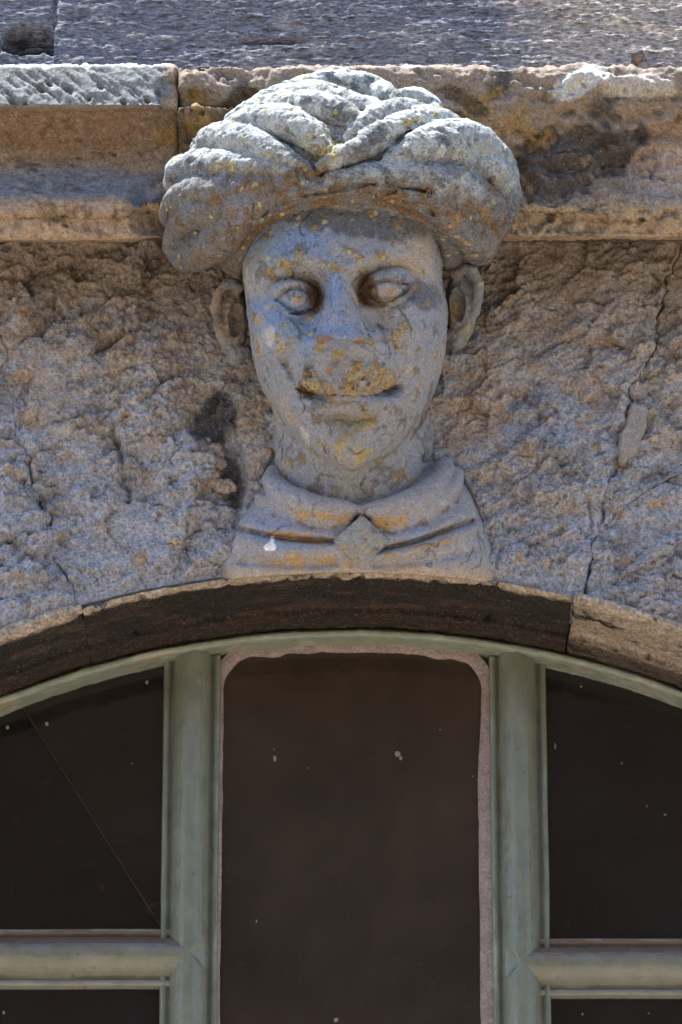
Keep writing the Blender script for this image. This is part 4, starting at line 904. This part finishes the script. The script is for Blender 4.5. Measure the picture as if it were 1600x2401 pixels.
# moulding: half-width fraction -> height above glass
PT = np.array([-1, -.985, -.80, -.70, -.62, -.50, -.3, 0, .3, .50, .62, .70, .80, .985, 1])
PT = np.array([-1, -.975, -.92, -.80, -.72, -.67, -.63, -.56, -.45, -.3, -.15, 0, .15, .3, .45, .56, .63, .67, .72, .80, .92, .975, 1])
PH = np.array([0, .36, .43, .42, .34, .30, .44, .62, .78, .91, .98, 1.0, .98, .91, .78, .62, .44, .30, .34, .42, .43, .36, 0])
def bar(name, a0, a1, half, along, vertical, seed, xcut=None, zc=None, lab=None):
    """moulded glazing bar; 'along' = (start, end); a0/a1 the axis at both ends"""
    nc, nl = 64, int(abs(along[1]-along[0])/0.003)+2
    t = np.linspace(-1, 1, nc); s = np.linspace(along[0], along[1], nl); hgt = DF-DG
    hh = np.interp(t, PT, PH)*hgt
    A = a0+(a1-a0)*(s-along[0])/(along[1]-along[0])
    c = A[:, None]+half*t[None]; S = np.repeat(s[:, None], nc, 1)
    Q = np.stack([c, S, 0*c+seed], -1).reshape(-1, 3)
    q2 = Q*[1.0, 0.35, 1]
    D = DG-0.004+np.tile(hh, (nl, 1))+((0.0008*fbm(q2, 50, 3, seed)+0.0007*fbm(q2, 150, 3, seed+1)).reshape(nl, nc))*np.minimum(1, hh/hgt*2)
    m, ci = cells(Q, 55, seed); D += (0.0016*ss(0.16-m, 0, 0.12)*(ci > 0.7)).reshape(nl, nc)*np.minimum(1, hh/hgt*2)
    c = c+0.0009*fbm(q2, 25, 3, seed+4).reshape(nl, nc)
    if vertical:
        V = np.stack([c, -D, S], -1).reshape(-1, 3)
        if xcut:
            sg, zz = xcut; x = c-A[:, None]; k = (x*sg > 0) & (np.abs(S-zz) < x*sg*0.98)
            D2 = np.where(k, np.minimum(D, DF-0.003-0.72*np.abs(x)), D); V[:, 1] = -D2.ravel()
    else: V = np.stack([S, -D, c], -1).reshape(-1, 3)
    n1 = fbm(Q*[1, .4, 1], 30, 4, seed+7); C = np.tile(np.array(GREEN), (len(V), 1)); C = mixc(C, PALEG, ss(n1, 0.1, 0.5)*0.35)
    T = np.tile(t, nl)
    if not vertical:
        C = mixc(C, DIRT, ss(T+n1*0.35, -0.12, 0.3)*0.9)                                      # dirt lying on the upper half
        C = mixc(C, (0.20, 0.215, 0.19), ss(-T+n1*0.3, 0.1, 0.5)*0.7)  # sheen off the paving on the lower half, painted pale
    C = mixc(C, (0.075, 0.07, 0.05), ss(0.055-np.abs(np.abs(T)-0.675), 0, 0.04)*ss(n1+0.45, 0, 0.5)*0.8)      # darkened grooves, their shade put into the colour for contrast
    C = mixc(C, (0.27, 0.30, 0.25), ss(0.04-np.abs(np.abs(T)-0.9), 0, 0.03)*ss(fbm(Q*[1, .3, 1], 70, 3, seed+11)+0.1, 0, 0.4)*0.6)
    if vertical:
        C = mixc(C, DIRT, ss(fbm(Q, 40, 4, seed+9), 0.25, 0.5)*ss(np.abs(T), 0.6, 0.95)*0.6)
    ch = ss(fbm(Q*[1, .6, 1], 55, 4, seed+13, 0.6), 0.34, 0.4)*ss(np.abs(T), 0.3, 0.8); C = mixc(C, (0.21, 0.17, 0.14), ch*0.7)
    C = mixc(C, (0.06, 0.055, 0.045), ss(fbm(Q, 130, 3, seed+14), 0.4, 0.5)*0.6)
    o = mesh_obj(name, V, quads(nl, nc), M_paint, win, C)
    if lab: o['label'] = lab
    return o
def xat(u, v, d): return float(W(u, v, d)[0])
mlx0, mlx1 = xat(447, 2300, DF), xat(447, 1560, DF)
mlx, mrx = xat(446, 1900, DF), xat(1220, 1900, DF)
hw_ = 67*K*1.02
def ztop(x, r=RF-0.006): return ZC+math.sqrt(r*r-(x-XC)**2)
zl, zr = float(W(446, 2228, DF)[2]), float(W(1220, 2250, DF)[2])
bar('mullion', mlx, mlx, hw_, (zb, ztop(mlx)), True, 201, (1, zl))
bar('mullion', mrx, mrx, hw_, (zb, ztop(mrx)), True, 202, (-1, zr))
hz = 66*K/ce
xe = -0.72
bar('transom', zl, zl, hz, (xe, mlx), False, 203)
bar('transom', zr, zr, hz, (mrx, 0.74), False, 204)
# curved head of the frame
fp = prof_resample([(RF+0.004, DF-0.06), (RF+0.002, DF-0.004), (RF-0.002, DF), (RF-0.0065, DF-0.001), (RF-0.0085, DF-0.005), (RF-0.009, DG-0.004)], 0.0012)
th = np.linspace(-0.69, 0.69, 560); r, d = fp[:, 0], fp[:, 1]
V = np.stack([XC+np.sin(th)[:, None]*r, np.tile(-d, (len(th), 1)), ZC+np.cos(th)[:, None]*r], -1).reshape(-1, 3)
Q = np.stack([np.repeat(th, len(r))*RF, np.tile(d, len(th)), np.tile(r, len(th))], 1); n1, n2 = fbm(Q, 30, 4, 210), fbm(Q, 120, 3, 211)
V[:, 2] += 0.0016*n1+0.0012*n2; V[:, 1] += 0.001*n2
C = np.tile(np.array((0.20, 0.235, 0.19)), (len(V), 1)); C = mixc(C, (0.36, 0.375, 0.33), ss(n1, 0, 0.4)*0.5)
C = mixc(C, (0.20, 0.12, 0.05), ss(0.002-(np.tile(r, len(th))-(RF-0.009)), 0, 0.001)*ss(n1-0.2, 0, 0.2)*0.5)
mesh_obj('head_frame', V, quads(len(th), len(r)), M_paint, win, C)
# panes
def pane(poly, mat, d=DG, th=0.004, label=None):
    P = np.array(poly); n = len(P); A = np.stack([P[:, 0], np.full(n, -d), P[:, 1]], 1); B = A+[0, th, 0]
    return mesh_obj('glass_pane', np.vstack([A, B]), [list(range(n)), list(range(2*n-1, n-1, -1))]+[[i, (i+1) % n+0, (i+1) % n+n, i+n][::-1] for i in range(n)], mat, win, smooth=False, label=label)
def arcpts(xa, xb, n=24): return [(x, ztop(x, RF-0.004)) for x in np.linspace(xa, xb, n)]
pane([(mlx, zb), (mrx, zb)]+arcpts(mrx, mlx), M_glass, label='wide middle pane, street reflection put into its brown colour')
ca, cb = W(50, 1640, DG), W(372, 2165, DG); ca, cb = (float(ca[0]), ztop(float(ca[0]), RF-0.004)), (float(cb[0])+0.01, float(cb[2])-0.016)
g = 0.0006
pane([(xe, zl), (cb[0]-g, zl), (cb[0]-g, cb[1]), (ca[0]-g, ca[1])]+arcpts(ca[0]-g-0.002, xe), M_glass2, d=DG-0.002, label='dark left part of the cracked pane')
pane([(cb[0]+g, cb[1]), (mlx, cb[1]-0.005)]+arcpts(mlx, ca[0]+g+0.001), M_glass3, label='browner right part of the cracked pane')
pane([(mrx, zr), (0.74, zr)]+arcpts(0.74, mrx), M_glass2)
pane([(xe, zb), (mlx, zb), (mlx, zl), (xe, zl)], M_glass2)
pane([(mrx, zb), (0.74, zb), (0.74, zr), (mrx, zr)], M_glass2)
# pale edge line of the crack
def strip(name, a, b, w, d, mat, C):
    a, b = np.array(a), np.array(b); t = (b-a)/np.linalg.norm(b-a); nn = np.array([-t[1], t[0]])*w
    P = [a-nn, b-nn, b+nn, a+nn]; V = [(p[0], -d, p[1]) for p in P]+[(p[0], -d+0.003, p[1]) for p in P]
    return mesh_obj(name, V, [[0, 1, 2, 3], [0, 4, 5, 1], [1, 5, 6, 2], [2, 6, 7, 3], [3, 7, 4, 0]], mat, win, smooth=False)
strip('glass_crack', ca, cb, 0.0006, DG+0.0008, stone_mat('glass_edge', base=(0.05, 0.04, 0.028), speck=0), None)
# putty round the middle pane
def putty():
    xi0, xi1 = xat(521, 1900, DG+.004), xat(1133, 1900, DG+.004)
    n = 900; pts_o, pts_i = [], []
    zc = ztop(0)-0.0; R = 0.040
    ztl = float(W(560, 1515, DG+.004)[2]); 
    path = [(xi0, z) for z in np.linspace(zb, ztop(xi0+R, RF-0.0165)-R*1.2, 330)]
    za, ze = ztop(xi0+R, RF-0.0165), ztop(xi1-R*1.1, RF-0.0165)
    path += [(xi0+R*(1-math.cos(a)), za-R*1.2+R*1.2*math.sin(a)+0.0*a) for a in np.linspace(0, math.pi/2, 40)[1:]]
    path += [(x, ztop(x, RF-0.0165)+0.0) for x in np.linspace(xi0+R, xi1-R*1.1, 160)[1:]]
    path += [(xi1-R*1.1*(1-math.sin(a)), ze-R*1.2+R*1.2*math.cos(a)+0.0*a) for a in np.linspace(0, math.pi/2, 40)]
    path += [(xi1-0.000-0.006*ss(np.array(z*1.0), ze-R*1.2, ze-R*1.2-0.12), z) for z in np.linspace(ze-R*1.2, zb, 330)[1:]]
    P = np.array(path, float); q = np.stack([P[:, 0], 0*P[:, 0], P[:, 1]], 1)
    P[:, 0] += 0.0022*fbm(q, 16, 5, 220, 0.6); P[:, 1] += (0.0042*fbm(q, 30, 4, 221)+0.0008*fbm(q, 110, 2, 222)-0.003*ss(fbm(q, 12, 2, 224), 0, 0.4))*((P[:, 1] > za-R*1.3))
    t = np.gradient(P, axis=0); t /= np.linalg.norm(t, axis=1)[:, None]; nn = np.stack([-t[:, 1], t[:, 0]], 1)   # outwards
    rows = [(0, DG+0.0), (0.0, DG+0.003), (0.002, DG+0.0055), (0.010, DG+0.0065), (0.017, DG+0.0065)]
    V = np.stack([np.stack([P[:, 0]+nn[:, 0]*o, np.full(len(P), -dd), P[:, 1]+nn[:, 1]*o], 1) for o, dd in rows], 1)
    V[..., 1] -= 0.0006*fbm(V.reshape(-1, 3), 60, 3, 223).reshape(V.shape[:2])
    mesh_obj('putty', V.reshape(-1, 3), quads(len(P), len(rows)), M_putty, win)
putty()
# splashes of pale paint on the glass
SP = [(345, 1600, 4, 6), (110, 1697, 4.5, 6.5), (18, 1706, 4.5, 6), (1363, 1610, 3, 3), (1387, 1590, 2, 3), (643, 1757, 2, 2), (645, 1778, 4, 9), (933, 1768, 7, 8), (940, 1778, 4, 6), (602, 2160, 2, 5),
      (1458, 1790, 2, 3), (1560, 1910, 4, 3), (1302, 1750, 2, 9), (788, 2392, 6, 6), (1366, 2378, 3, 4), (9, 2374, 3, 5), (1521, 2376, 2, 3), (1032, 1711, 2, 2), (520, 1640, 2, 2), (1517, 1890, 2, 2), (1110, 1820, 2, 2), (722, 1800, 2, 2), (310, 1790, 2, 2)]
vs, fs = [], []
for u, v, a, b in SP:
    c = W(u, v, DG+0.0005); n0 = len(vs); k = 9
    vs.append((c[0], c[1]-0.0012, c[2]))
    for j in range(k):
        an = 2*math.pi*j/k; rr = random.uniform(0.75, 1.1); vs.append((c[0]+a*K*rr*math.cos(an), c[1], c[2]+b*K*rr*math.sin(an)))
    fs += [[n0, n0+1+j, n0+1+(j+1) % k] for j in range(k)]
mesh_obj('paint_specks', vs, fs, M_speck, win, kind='stuff')

# ------------------------------------------------------------------ room behind the glass, rest of the street
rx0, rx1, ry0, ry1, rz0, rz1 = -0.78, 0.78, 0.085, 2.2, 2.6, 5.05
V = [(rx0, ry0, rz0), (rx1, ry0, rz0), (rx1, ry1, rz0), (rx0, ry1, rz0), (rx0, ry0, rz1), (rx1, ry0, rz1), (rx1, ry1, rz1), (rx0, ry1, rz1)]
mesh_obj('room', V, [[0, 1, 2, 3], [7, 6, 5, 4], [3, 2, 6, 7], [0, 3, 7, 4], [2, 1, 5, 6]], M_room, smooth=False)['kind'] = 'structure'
def slab(name, x0, x1, y0, y1, z0, z1, mat, parent=None, lab=None):
    v, f = box_mesh(x0, x1, y0, y1, z0, z1); return mesh_obj(name, v, f, mat, parent, smooth=False, label=lab)
bld = thing('town_house', 'plain brown rendered house standing across the street behind the viewer', 'house', (0, -13, 0))
slab('wall', -14, 14, -14, -13, 0, 10.6, M_plaster, bld)
slab('roof', -14.4, 14.4, -14.5, -12.6, 10.6, 10.9, M_rust, bld)
for zz in (1.2, 4.6, 7.8):
    for xx in (-9, -4.5, 4.5, 9):
        w = slab('house_window', xx-.55, xx+.55, -13.0, -12.96, zz, zz+1.7, M_paint, bld)
for o in list(bpy.data.objects):
    if '_w' in o: del o['_w']
